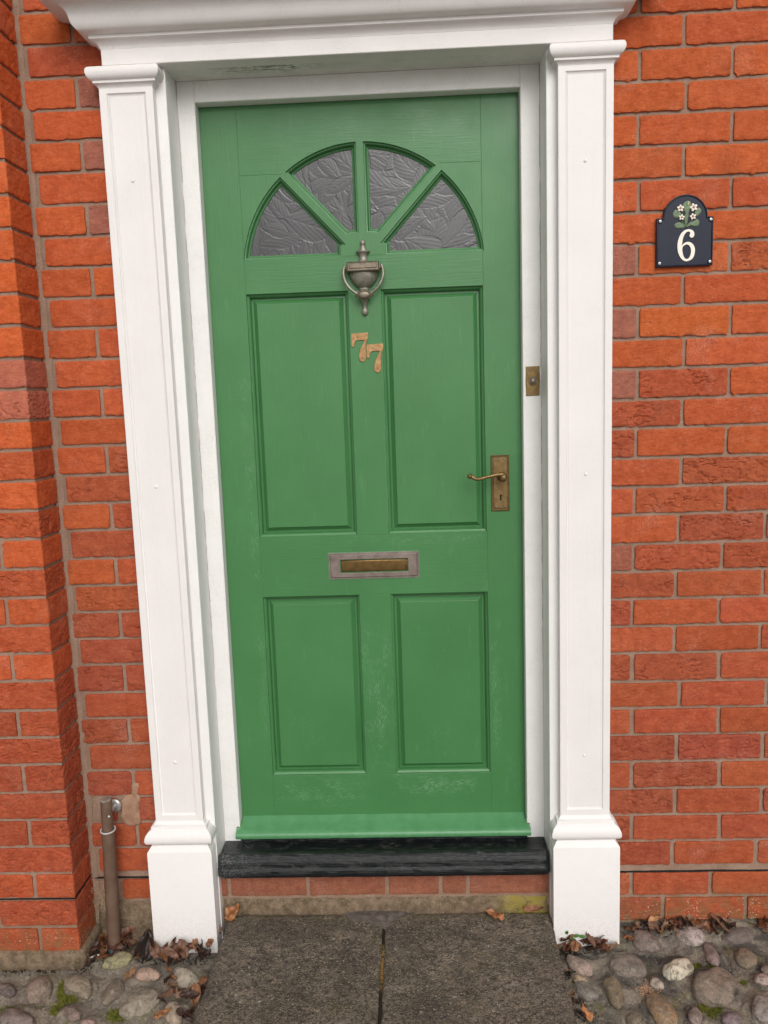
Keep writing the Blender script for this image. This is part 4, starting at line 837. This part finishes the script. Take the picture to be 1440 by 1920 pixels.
mb = MB(); lathe(mb, [(.019, 0), (.019, .002), (.017, .004), (.006, .005)], -1.4215, -.006, .1975, axis='y', seg=26); tube(mb, [(-1.4215, -.010, .1975), (-1.424, -.05, .1975)], .006, 10); mb.build('wall_bracket', 'steel', pp, smooth=50)
mb = MB(); lathe(mb, [(.0001, -.002), (.0040, 0), (.0034, .0016), (.0001, .003)], -1.4165, -.0640, .1960, axis='y', seg=10); mb.build('screw', 'steel', pp, smooth=50)
mb = MB(); lathe(mb, [(.0185, -.193), (.0188, -.1945), (.0186, -.225), (.0180, -.23)], pcurve(-.2)[0], -.05, 0, seg=32); mb.build('coupling', 'coupling', pp, smooth=50)

# ------------------------------------------------------------------ GROUND
ST = [(12, 1856, 16, 12, -5, (.11, .078, .078), 'small dark purple cobble cut by the left edge of the photo below the pier'),
      (73, 1856, 28, 20, 32, (.24, .175, .135), 'pinkish brown pear shaped cobble below the brick pier'),
      (147, 1849, 26, 18, -20, (.25, .20, .14), 'pale olive cobble beside the moss below the pier corner'),
      (211, 1861, 27, 15, 45, (.19, .145, .105), 'brown striped cobble tilted upright right of the moss'),
      (264, 1881, 40, 20, 25, (.30, .25, .19), 'long pale grey cobble between the pilaster foot and the moss'),
      (137, 1901, 17, 13, -20, (.19, .13, .105), 'small round brown cobble under the moss patch'),
      (32, 1913, 32, 19, 0, (.17, .125, .115), 'big mauve brown cobble in the bottom left corner'),
      (274, 1827, 22, 11, -4, (.42, .28, .21), 'small pink beige cobble at the foot of the left pilaster'),
      (353, 1840, 31, 21, -38, (.42, .36, .28), 'cream and grey lichen mottled cobble beside the left slab'),
      (327, 1903, 16, 24, 5, (.40, .31, .23), 'upright beige egg shaped cobble among leaves by the left slab'),
      (222, 1800, 28, 13, 18, (.30, .27, .14), 'mossy yellowish stone just in front of the brown pipe'),
      (166, 1918, 14, 7, 0, (.30, .20, .17), 'tiny pinkish cobble at the bottom edge left of the slabs'),
      (179, 1850, 5, 7, 0, (.22, .18, .14), 'tiny pebble between the two tilted cobbles left of the slabs'),
      (1209, 1766, 28, 18, -18, (.20, .15, .13), 'mauve brown cobble half buried beside the right pilaster foot'),
      (1295, 1756, 31, 16, -16, (.42, .34, .31), 'smooth pale pink grey cobble nearest the wall'),
      (1384, 1757, 29, 15, -3, (.145, .11, .10), 'dark mauve flat cobble near the wall at the right'),
      (1334, 1790, 21, 12, -58, (.24, .17, .155), 'purplish oval cobble below the pale pink one'),
      (1270, 1817, 28, 18, 12, (.62, .55, .42), 'knobbly creamy white cobble'),
      (1180, 1813, 34, 19, -6, (.21, .165, .135), 'wide brown grey cobble in front of the right pilaster'),
      (1086, 1811, 27, 13, -32, (.33, .235, .195), 'pinkish cobble against the right slab edge below the leaves'),
      (1096, 1858, 24, 14, -32, (.20, .175, .15), 'grey cobble against the right slab edge'),
      (1150, 1859, 29, 16, -66, (.20, .145, .085), 'long olive brown cobble pointing towards the pilaster'),
      (1232, 1846, 13, 9, -25, (.40, .32, .26), 'small pale round pebble beside the orange crumbs'),
      (1240, 1894, 34, 20, -45, (.29, .175, .095), 'large orange brown oblong cobble near the bottom edge'),
      (1340, 1852, 40, 33, -10, (.22, .165, .125), 'largest cobble, domed and grey brown'),
      (1398, 1799, 22, 17, -25, (.20, .15, .10), 'brown cobble with moss above the largest cobble'),
      (1429, 1837, 15, 10, -10, (.36, .26, .23), 'small pink cobble at the right edge of the photo'),
      (1430, 1889, 22, 24, 0, (.27, .23, .21), 'grey and pink cobble in the bottom right corner'),
      (1304, 1907, 13, 18, 5, (.25, .18, .165), 'upright mauve cobble at the bottom edge beside moss'),
      (1372, 1912, 19, 13, 0, (.19, .135, .145), 'purple cobble at the bottom edge below the largest cobble'),
      (1187, 1913, 13, 13, 0, (.16, .12, .08), 'dull olive cobble at the bottom edge left of the orange brown one'),
      (1437, 1819, 10, 9, 0, (.17, .13, .10), 'small brown cobble cut by the right edge of the photo'),
      (1086, 1838, 14, 8, -15, (.42, .29, .19), 'broken tan pebble wedged between the pink and grey cobbles by the slab')]
SC_ = []
for st in ST:
    c = ground_pt(st[0], st[1]); SC_.append((c[0], c[1], max(st[2], st[3]) / 620., min(st[2], st[3]) / 620.))
def swell(X, Y, res):
    if res > .01: return 0
    o = 0
    for cx, cy, a, b in SC_:
        d = np.sqrt((X - cx) ** 2 + (Y - cy) ** 2) - (a * .35 + b * .65) * 1.02; o = np.maximum(o, .006 * np.exp(-(np.maximum(d, 0) / .010) ** 2))
    return o
def tagS(o, label): o['kind'] = 'structure'; o['label'] = label; o['category'] = 'ground'; return o
mb = MB(); mb.add([(-400, -500, -.262), (400, -500, -.262), (400, .2, -.262), (-400, .2, -.262)], [(0, 1, 2, 3)]); tagS(mb.build('ground', 'asphalt', None, fix=False), 'flat grey ground in front of the house')
g = Grid()
def bed(x0, x1, y0, y1, res):
    X, Y = np.meshgrid(np.arange(x0, x1 + res * .5, res), np.arange(y0, y1 + res * .5, res), indexing='ij'); Z = gz(X, Y) + .012 * (fbm(X * 14, Y * 14, 4) - .5) + .006 * (fbm(X * 60, Y * 60, 4) - .5) + .005 * (fbm(X * 170, Y * 170, 2) - .5) + swell(X, Y, res) + np.clip((Y + .10) / .12, 0, 1) * .022 * (X > -.3)
    g.put(np.stack([X, Y, Z], -1), (.2, .2, .2))
bed(-1.80, -1.08, -.50, .03, .004); bed(-.26, .52, -.50, .03, .004); bed(-2.9, -1.80, -1.6, .03, .03); bed(.52, 2.6, -1.6, .03, .03); bed(-1.80, .52, -1.6, -.50, .03); bed(-1.08, -.26, -.5, .03, .03)
o = mesh('cobbled_bed', np.concatenate(g.V), np.concatenate(g.F), 'bed', None, smooth=80); tagS(o, 'rough grey mortar bed holding the cobbles along the wall'); o['category'] = 'pavement'
# two paving slabs
def slab(x0, x1, y0, y1, label, seed, hx0=None):
    res = .004; X, Y = np.meshgrid(np.linspace(x0, x1, int((x1 - x0) / res)), np.linspace(y0, y1, int((y1 - y0) / res)), indexing='ij')
    d = np.minimum(np.minimum(X - x0, x1 - X), np.minimum(Y - y0, y1 - Y)); wgt = np.exp(-d / .004)
    Z = -.1305 + .035 * Y * .8 + .004 * (fbm(X * 9 + seed, Y * 9, 3) - .5) + .0040 * (fbm(X * 110 + seed, Y * 110, 3) - .5) - wgt * .006 - np.exp(-d / .010) * .004 * fbm(X * 30 + seed, Y * 30, 2)
    X = X + wgt * .006 * (fbm(X * 35 + seed, Y * 35, 3) - .5); Y = Y + wgt * .006 * (fbm(X * 35, Y * 35 + seed, 3) - .5)
    def rg_(A, w=None):
        B = np.zeros((A.shape[0] + 2, A.shape[1] + 2)); B[1:-1, 1:-1] = A; B[0, 1:-1] = A[0]; B[-1, 1:-1] = A[-1]; B[:, 0] = B[:, 1]; B[:, -1] = B[:, -2]
        if w is not None: B[0] = B[-1] = w; B[:, 0] = B[:, -1] = w
        return B
    gg = Grid(); gg.put(np.stack([rg_(X), rg_(Y), rg_(Z, -.24)], -1), (.2, .2, .2)); o = mesh('paving_slab', gg.V[0] - 0, gg.F[0], 'slab', None, smooth=70, at=((x0 + x1) / 2, y0, -.2)); return tag(o, label, 'paving slab', 'paving slabs in front of the door')
slab(-1.120, -.6850, -.88, -.010, 'left of the two worn brown grey paving slabs below the door step', 3); slab(-.6815, -.2265, -.88, -.010, 'right of the two worn brown grey paving slabs below the door step', 8)
# cement smear at the top of the joint and mossy filling in it
lumpJ = Grid(); X, Y = np.meshgrid(np.linspace(-.80, -.60, 60), np.linspace(-.075, -.008, 24), indexing='ij')
q = 1 - np.clip(np.abs((X + .70) / .10) ** 2 + ((Y + .010) / .062) ** 2 + .7 * (fbm(X * 30, Y * 30, 3) - .5), 0, 1.4); Z = -.1340 + .035 * Y * .8 + .0085 * q + .002 * (fbm(X * 90, Y * 90, 3) - .5)
lumpJ.put(np.stack([X, Y, Z], -1), (0, 0, 0)); M['smear'] = m_plain('grey_cement_smear', (.075, .062, .055), (.16, .13, .11), 60, .9, 200, .7, .003)
tag(mesh('cement_smear', lumpJ.V[0], lumpJ.F[0], 'smear', None, smooth=80, at=(-.7, -.04, -.13)), 'smooth grey cement smear where the slab joint meets the step', 'cement')
mb = MB()
def m_joint():
    s = NT('ochre_mossy_joint'); k = s.math('MULTIPLY', s.rng(s.y, -.13, -.145), s.rng(s.y, -.30, -.27)); k = s.math('MULTIPLY', k, s.rng(s.noise(90, 4, .7), .38, .55)); k = s.math('MAXIMUM', k, s.math('MULTIPLY', s.rng(s.noise(60, 4, .7), .58, .68), .5))
    return s.done(s.mix(k, (.022, .018, .013), (.25, .15, .045)), .95, s.bump(s.noise(200, 4, .7), .9, .004), spec=.2)
M['jfill'] = m_joint()
P = [(-.6838, -.06 - i * .01) for i in range(80)]
mb.loft([[(x + dx + .002 * (fbm(np.array(y * 60), np.array(1. + dx * 900), 3) - .5), y, -.1352 + .028 * y + dz + .003 * (fbm(np.array(y * 70), np.array(5. + dx * 300), 3) - .5)) for x, y in P] for dx, dz in ((-.006, -.012), (-.0035, 0.001), (0, .0022), (.0035, .001), (.006, -.012))], closed=False)
mb.build('joint_filling', 'jfill', None, fix=False, smooth=80)
o = bpy.data.objects['joint_filling']; tag(o, 'ochre mossy filling in the joint between the two paving slabs', 'joint filling')

# ------------------------------------------------------------------ COBBLES
def ico():
    bm = bmesh.new(); bmesh.ops.create_icosphere(bm, subdivisions=5, radius=1); V = np.array([v.co[:] for v in bm.verts]); F = np.array([[v.index for v in f.verts] for f in bm.faces]); bm.free(); return V, F
ICV, ICF = ico()
def cobble(px, py, rx, ry, ang, col, label, up=.010, lump_=.17, height=None):
    a = radians(ang); c = ground_pt(px, py, up); e1 = ground_pt(px + rx * cos(a), py - rx * sin(a), up) - c; e2 = ground_pt(px - ry * sin(a), py - ry * cos(a), up) - c
    e2 = e2 * .86; h = height or .62 * min(np.linalg.norm(e1), np.linalg.norm(e2)); e3 = np.array([0, 0, h])
    i = bcount[0]; bcount[0] += 1; V = ICV * (1 + lump_ * 2.2 * (n3(ICV, 1.3, i) - .5) + lump_ * .7 * (n3(ICV, 3.1, i + 2) - .5) + .03 * (n3(ICV, 11, i) - .5) + .012 * (n3(ICV, 26, i) - .5))[:, None]
    P = V[:, :1] * e1 + V[:, 1:2] * e2 + V[:, 2:] * e3 + c + np.array([0, 0, .001 - h * .10])
    o = mesh('cobblestone', P, ICF, 'stone', None, smooth=180, tint=np.array(col), at=tuple(c)); return tag(o, label, 'cobblestone', 'cobblestones set in the mortar bed')
for s_ in ST: cobble(s_[0], s_[1], s_[2] * 1.07, s_[3] * 1.07, s_[4], tuple(c * 1.22 for c in s_[5]), s_[6])
rx_ = random.Random(8)
for i in range(26):   # the bed goes on beyond the picture
    x = rx_.uniform(.5, 1.5) if i % 2 else rx_.uniform(-2.5, -1.85); y = rx_.uniform(-.8, -.08) if x > 0 else rx_.uniform(-.8, -.25); sc_ = rx_.uniform(.02, .05); c = np.array([x, y, gz(x, y)])
    V = ICV * (1 + .2 * (n3(ICV, 1.3, i) - .5))[:, None]; a = rx_.uniform(0, 3); P = np.stack([V[:, 0] * sc_ * cos(a) - V[:, 1] * sc_ * .6 * sin(a), V[:, 0] * sc_ * sin(a) + V[:, 1] * sc_ * .6 * cos(a), V[:, 2] * sc_ * .4], -1) + c
    tag(mesh('cobblestone', P[:], ICF, 'stone', None, smooth=180, tint=np.array(rx_.choice([(.2, .15, .12), (.3, .24, .19), (.16, .12, .11)])), at=tuple(c)), 'cobble beyond the edge of the photo', 'cobblestone', 'cobblestones outside the picture')

# ------------------------------------------------------------------ DEAD LEAVES
def leaf(P0, L_, Wd_, yaw, pitch, roll, curl, fold, col, label, group, seed):
    nu, nv = 16, 9; u, v = np.meshgrid(np.linspace(0, 1, nu), np.linspace(-1, 1, nv), indexing='ij')
    wid = np.sin(np.clip(u, 0.001, 1) ** .8 * pi) ** .75 * (1 - .25 * u) + .02
    wid = wid * (1 + .16 * (fbm(u * 9 + seed, v * 0 + seed, 2) - .5))
    x = (u - .5) * L_; y = v * wid * Wd_ / 2; th = v * wid * curl; R_ = Wd_ / 2 / max(abs(curl), .05)
    yy = np.sin(th) * R_; zz = (1 - np.cos(th)) * R_ * np.sign(curl) + np.abs(v) * wid * fold * Wd_ * .5
    zz = zz + (fbm(u * 3.2 + seed, v * 2 + seed, 3) - .5) * Wd_ * .75 + (fbm(u * 8 + seed, v * 5 + seed, 2) - .5) * Wd_ * .16; zz = zz + .35 * L_ * (u - .5) ** 2 * np.sign(curl)
    P = np.stack([x, yy, zz], -1).reshape(-1, 3); Rm_ = np.array((Matrix.Rotation(yaw, 3, 'Z') @ Matrix.Rotation(pitch, 3, 'Y') @ Matrix.Rotation(roll, 3, 'X')))
    P = P @ Rm_.T; P = P - np.array([0, 0, P[:, 2].min()]) + np.array(P0)
    i = np.arange(nu * nv).reshape(nu, nv); F = np.stack([i[:-1, :-1], i[1:, :-1], i[1:, 1:], i[:-1, 1:]], -1).reshape(-1, 4)
    o = mesh('fallen_leaf', P, F, 'leaf', None, smooth=180, tint=np.array(col), at=tuple(P0)); return tag(o, label, 'leaf', group)
rl = random.Random(21)
COLS = [(.13, .045, .022), (.20, .075, .03), (.075, .030, .020), (.28, .12, .055), (.045, .022, .017), (.16, .075, .045), (.22, .13, .08)]
ORD = ['first', 'second', 'third', 'fourth', 'fifth', 'sixth', 'seventh', 'eighth', 'ninth', 'tenth', 'eleventh', 'twelfth', 'thirteenth', 'fourteenth', 'fifteenth', 'sixteenth', 'seventeenth', 'eighteenth', 'nineteenth', 'twentieth']
CN = ['brown', 'russet', 'dark brown', 'tan orange', 'blackish', 'dull brown', 'pale tan']
def heap(pts, where, group, n, jit=9, size=(.036, .062), up=(0, .02), cols=COLS):
    items = []
    for i in range(n):
        px, py = pts[i % len(pts)]; px += rl.uniform(-jit, jit); py += rl.uniform(-jit, jit) * .7; P = ground_pt(px, py); P[2] = gz(P[0], P[1]) + rl.uniform(*up)
        if P[1] > -.012: P[1] = rl.uniform(-.035, -.012)
        items.append((P[0], P, rl.randrange(len(cols))))
    items.sort(key=lambda q: q[0]); cnt = {}
    for _, P, ci in items:
        k = cnt.get(ci, 0); cnt[ci] = k + 1; L_ = rl.uniform(*size)
        leaf(P, L_, L_ * rl.uniform(.45, .68), rl.uniform(0, 2 * pi), rl.uniform(-.5, .5), rl.uniform(-1.1, 1.1), rl.uniform(.5, 1.8) * rl.choice((1, 1, -1)), rl.uniform(0, .4), cols[ci], '%s from left of the %s dead leaves %s' % (ORD[k], CN[ci], where), group, rl.uniform(0, 99))
heap([(190, 1775), (215, 1790), (245, 1775), (165, 1800), (195, 1795), (235, 1755), (205, 1760), (255, 1795), (180, 1790)], 'round the foot of the brown pipe', 'dead leaves around the pipe', 24, 11)
heap([(300, 1803), (330, 1800), (355, 1795), (375, 1790), (395, 1785), (345, 1806), (385, 1808), (318, 1812)], 'before the left pilaster foot', 'dead leaves in front of the left pilaster', 26, 9, up=(0, .03))
heap([(405, 1755), (408, 1735), (400, 1775), (412, 1720)], 'between left pilaster and slab', 'dead leaves between pilaster and slab', 12, 5, (.03, .05), (0, .05))
heap([(320, 1850), (325, 1870), (360, 1885), (375, 1860), (350, 1915), (310, 1885), (340, 1870)], 'at the left edge of the slabs', 'dead leaves along the left slab edge', 14, 8, (.040, .062))
heap([(1062, 1775), (1080, 1772), (1100, 1775), (1120, 1778), (1135, 1782), (1072, 1785), (1108, 1788)], 'before the right pilaster foot', 'dead leaves in front of the right pilaster', 20, 7, (.036, .058), up=(0, .022))
heap([(1185, 1733), (1210, 1732), (1235, 1735), (1255, 1738), (1275, 1740), (1300, 1742), (1320, 1745), (1345, 1745), (1365, 1745), (1200, 1745), (1240, 1728), (1420, 1738), (1438, 1740), (1290, 1735), (1260, 1730)], 'along the foot of the right wall', 'dead leaves along the wall', 52, 9, (.034, .062), (-.002, .024))
heap([(1070, 1820), (1072, 1850), (1078, 1875), (1075, 1900)], 'in the gap beside the right slab', 'dead leaf fragments along the right slab edge', 9, 4, (.02, .038), (-.01, .0))
def leaf_px(px, py, z, L_, w, yaw, pitch, roll, curl, col, label, seed, y=None):
    d = (px - 720) / FPX * RXn + (960 - py) / FPX * RUn + RFn; t = (z - CAM[2]) / d[2]; P = CAM + t * d
    return leaf(P, L_, w, yaw, pitch, roll, curl, .1, col, label, 'single fallen leaves', seed)
leaf_px(927, 1722, -.131, .052, .040, 2.9, 0, .1, .35, (.42, .17, .07), 'orange brown leaf lying on the right slab below the step', 5.)
leaf_px(943, 1703, -.129, .030, .020, .3, .3, .2, .8, (.25, .09, .045), 'small curled brown leaf between the step and the orange leaf on the slab', 9.)
leaf_px(1000, 1708, -.129, .055, .022, .1, 0, .5, .9, (.26, .11, .05), 'narrow brown leaf lying along the step at its right end', 15.)
leaf_px(438, 1722, -.130, .050, .042, .6, -.5, .2, .5, (.33, .13, .045), 'rust orange leaf propped in the left corner of the step', 25.)
leaf_px(1178, 1768, -.190, .045, .030, 1.0, .6, .3, .4, (.36, .15, .05), 'bright rust leaf standing against the right pilaster side', 33.)
leaf_px(1098, 1906, -.190, .045, .026, 1.9, -.4, .3, 1.0, (.50, .21, .08), 'bright orange leaf beside the right slab near the bottom edge', 41.)
leaf_px(305, 1905, -.195, .055, .022, 1.0, .2, .4, 1.0, (.36, .15, .06), 'orange brown leaf leaning on the upright beige cobble', 55.)
leaf_px(245, 1832, -.195, .040, .024, 1.2, -.2, .2, 1.0, (.27, .14, .07), 'tan leaf pointing down beside the pink beige cobble', 65.)
leaf_px(1228, 1728, -.165, .040, .022, .2, -.2, .2, .8, (.50, .25, .11), 'light orange leaf on top of the drift near the right pilaster', 71.)
# black rotted leaf standing against the left pilaster
bl = leaf((-1.335, -.075, -.215), .085, .060, 1.35, -1.15, .2, .7, .3, (.012, .010, .010), 'black rotted leaf standing upright between pipe and left pilaster', None, 88.); 
mb = MB(); tube(mb, [tuple(ground_pt(168, 1796, .012)), tuple(ground_pt(186, 1790, .016))], [.0022, .0026], 8); tag(mb.build('twig', 'clip', None, smooth=60, at=tuple(ground_pt(176, 1793))), 'short white stick lying on the leaves left of the pipe', 'twig')
# dark leaf mould under the heaps: nobody could count it
mb = MB(); rs_ = random.Random(2)
for (pts, n) in (([(180, 1790), (215, 1795), (250, 1790), (235, 1765), (160, 1806)], 420), ([(310, 1806), (345, 1803), (380, 1800), (400, 1780), (400, 1745)], 380), ([(1065, 1785), (1100, 1783), (1070, 1830), (1075, 1880)], 320), ([(1180, 1738), (1230, 1738), (1290, 1740), (1350, 1740), (1400, 1735), (1435, 1738)], 620), ([(30, 1822), (90, 1822), (150, 1818)], 260), ([(1058, 1790), (1066, 1830), (1076, 1870), (1084, 1905)], 420)):
    for i in range(n):
        p = pts[rs_.randrange(len(pts))]; P = ground_pt(p[0] + rs_.gauss(0, 15), p[1] + rs_.gauss(0, 5)); 
        if P[1] > -.01: P[1] = rs_.uniform(-.03, -.008)
        s_ = rs_.uniform(.0015, .0055); P[2] += rs_.uniform(0, .008); q = [Vector((rs_.uniform(-1, 1), rs_.uniform(-1, 1), rs_.uniform(-.5, 1))) * s_ + Vector(P) for _ in range(4)]; mb.add(q, [(0, 1, 2), (0, 2, 3), (0, 3, 1), (1, 3, 2)])
tag(mb.build('leaf_mould', 'soil', None), 'dark crumbled leaf litter in the gaps at the foot of the wall', 'leaf litter', kind='stuff')
mb = MB()
for i in range(3200):
    P = ground_pt(rs_.uniform(-30, 400) if i % 2 else rs_.uniform(1050, 1470), rs_.uniform(1780, 1930)); s_ = rs_.uniform(.0010, .0030) * (1.9 if rs_.random() < .06 else 1); q = [Vector((rs_.uniform(-1, 1), rs_.uniform(-1, 1), rs_.uniform(-.5, 1))) * s_ + Vector(P) + Vector((0, 0, .002)) for _ in range(4)]; mb.add(q, [(0, 1, 2), (0, 2, 3), (0, 3, 1), (1, 3, 2)])
M['grit'] = m_plain('mixed_grit', (.10, .085, .07), (.34, .29, .23), 160, .9); tag(mb.build('grit', 'grit', None), 'loose grit and crumbs scattered between the cobbles', 'grit', kind='stuff')
# orange crumbs
mb = MB()
for i in range(240):
    P = ground_pt(1214 + rs_.gauss(0, 10), 1858 + rs_.gauss(0, 9)); s_ = rs_.uniform(.001, .0038); q = [Vector((rs_.uniform(-1, 1), rs_.uniform(-1, 1), rs_.uniform(-.3, 1))) * s_ + Vector(P) + Vector((0, 0, .004)) for _ in range(4)]; mb.add(q, [(0, 1, 2), (0, 2, 3), (0, 3, 1), (1, 3, 2)])
M['crumb'] = m_plain('orange_crumbs', (.50, .27, .15), (.62, .38, .24), 200, .9); tag(mb.build('crumbs', 'crumb', None), 'patch of orange brown crumbs between the cobbles', 'crumbs', kind='stuff')
# moss cushions
mb = MB()
for (px, py, sx_, sy_, n) in ((116, 1868, 7, 20, 900), (132, 1874, 12, 6, 500), (103, 1897, 8, 8, 350), (26, 1894, 20, 4, 500), (5, 1906, 8, 6, 200), (218, 1906, 14, 10, 900), (1345, 1900, 20, 8, 800), (1318, 1893, 10, 7, 300), (1378, 1786, 14, 7, 450), (1308, 1815, 7, 6, 260), (1390, 1845, 12, 5, 300), (1335, 1815, 10, 3, 160), (225, 1800, 12, 4, 300), (1366, 1903, 10, 5, 200)):
    for i in range(n):
        P = Vector(ground_pt(px + rs_.gauss(0, sx_ * .55), py + rs_.gauss(0, sy_ * .55))); h = rs_.uniform(.003, .009); a = rs_.uniform(0, 6.28); w = .0011; l = Vector((rs_.uniform(-.004, .004), rs_.uniform(-.004, .004), h)); d = Vector((cos(a) * w, sin(a) * w, 0))
        P.z -= .001; mb.add([P - d, P + d, P + l * .6 + d * .9, P + l, P + l * .6 - d * .9], [(0, 1, 2, 3, 4)])
tag(mb.build('moss', 'moss', None, fix=False), 'yellow green moss growing between the cobbles', 'moss', kind='stuff')
# dry straw tuft caught behind the pipe, green weed by the right pilaster
mb = MB()
for i in range(26):
    x, z = -1.462 + rs_.gauss(0, .010), -.045 + rs_.gauss(0, .012); P = [(x, -.020, z)]
    for j in range(4): P.append((P[-1][0] + rs_.gauss(0, .010), -.02 - rs_.uniform(0, .02), P[-1][2] + rs_.gauss(-.006, .009)))
    tube(mb, spline(P, 4), .0005, 4)
tag(mb.build('straw_tuft', 'straw', None, smooth=80, at=(-1.46, -.02, -.06)), 'wispy tuft of dry straw in the corner left of the pipe', 'straw')
weed = thing('weed', 'small green weed sprouting between the right slab and pilaster', 'weed', tuple(ground_pt(1052, 1772)))
base = Vector(ground_pt(1056, 1768)); base.z += .022; base.y -= .012
for dx, dy, dz, L2 in ((.030, -.012, .016, .020), (.018, -.014, .010, .016), (.006, -.008, .022, .016), (.045, -.012, .014, .018), (-.004, .01, .05, .022)):
    tip = base + Vector((dx, dy, dz)); m = MB(); tube(m, [base, base.lerp(tip, .5) + Vector((0, 0, .004)), tip], .0009, 6); st_ = m.build('stem', 'weed', weed, smooth=80)
    t = (tip - base).normalized(); s_ = t.cross(Vector((0, -1, .6))).normalized(); m = MB(); a = [tip - t * L2 * .4 + t * L2 * k for k in (0, .25, .6, 1)]; w = [.0008, .0042, .0040, .0003]
    m.loft([[p - s_ * ww, p + Vector((0, 0, .0012)), p + s_ * ww] for p, ww in zip(a, w)], closed=False); m.build('leaf', 'weed', weed, smooth=80, fix=False)
print('objects', len(bpy.data.objects), 'verts', sum(len(o.data.vertices) for o in bpy.data.objects if o.type == 'MESH'))
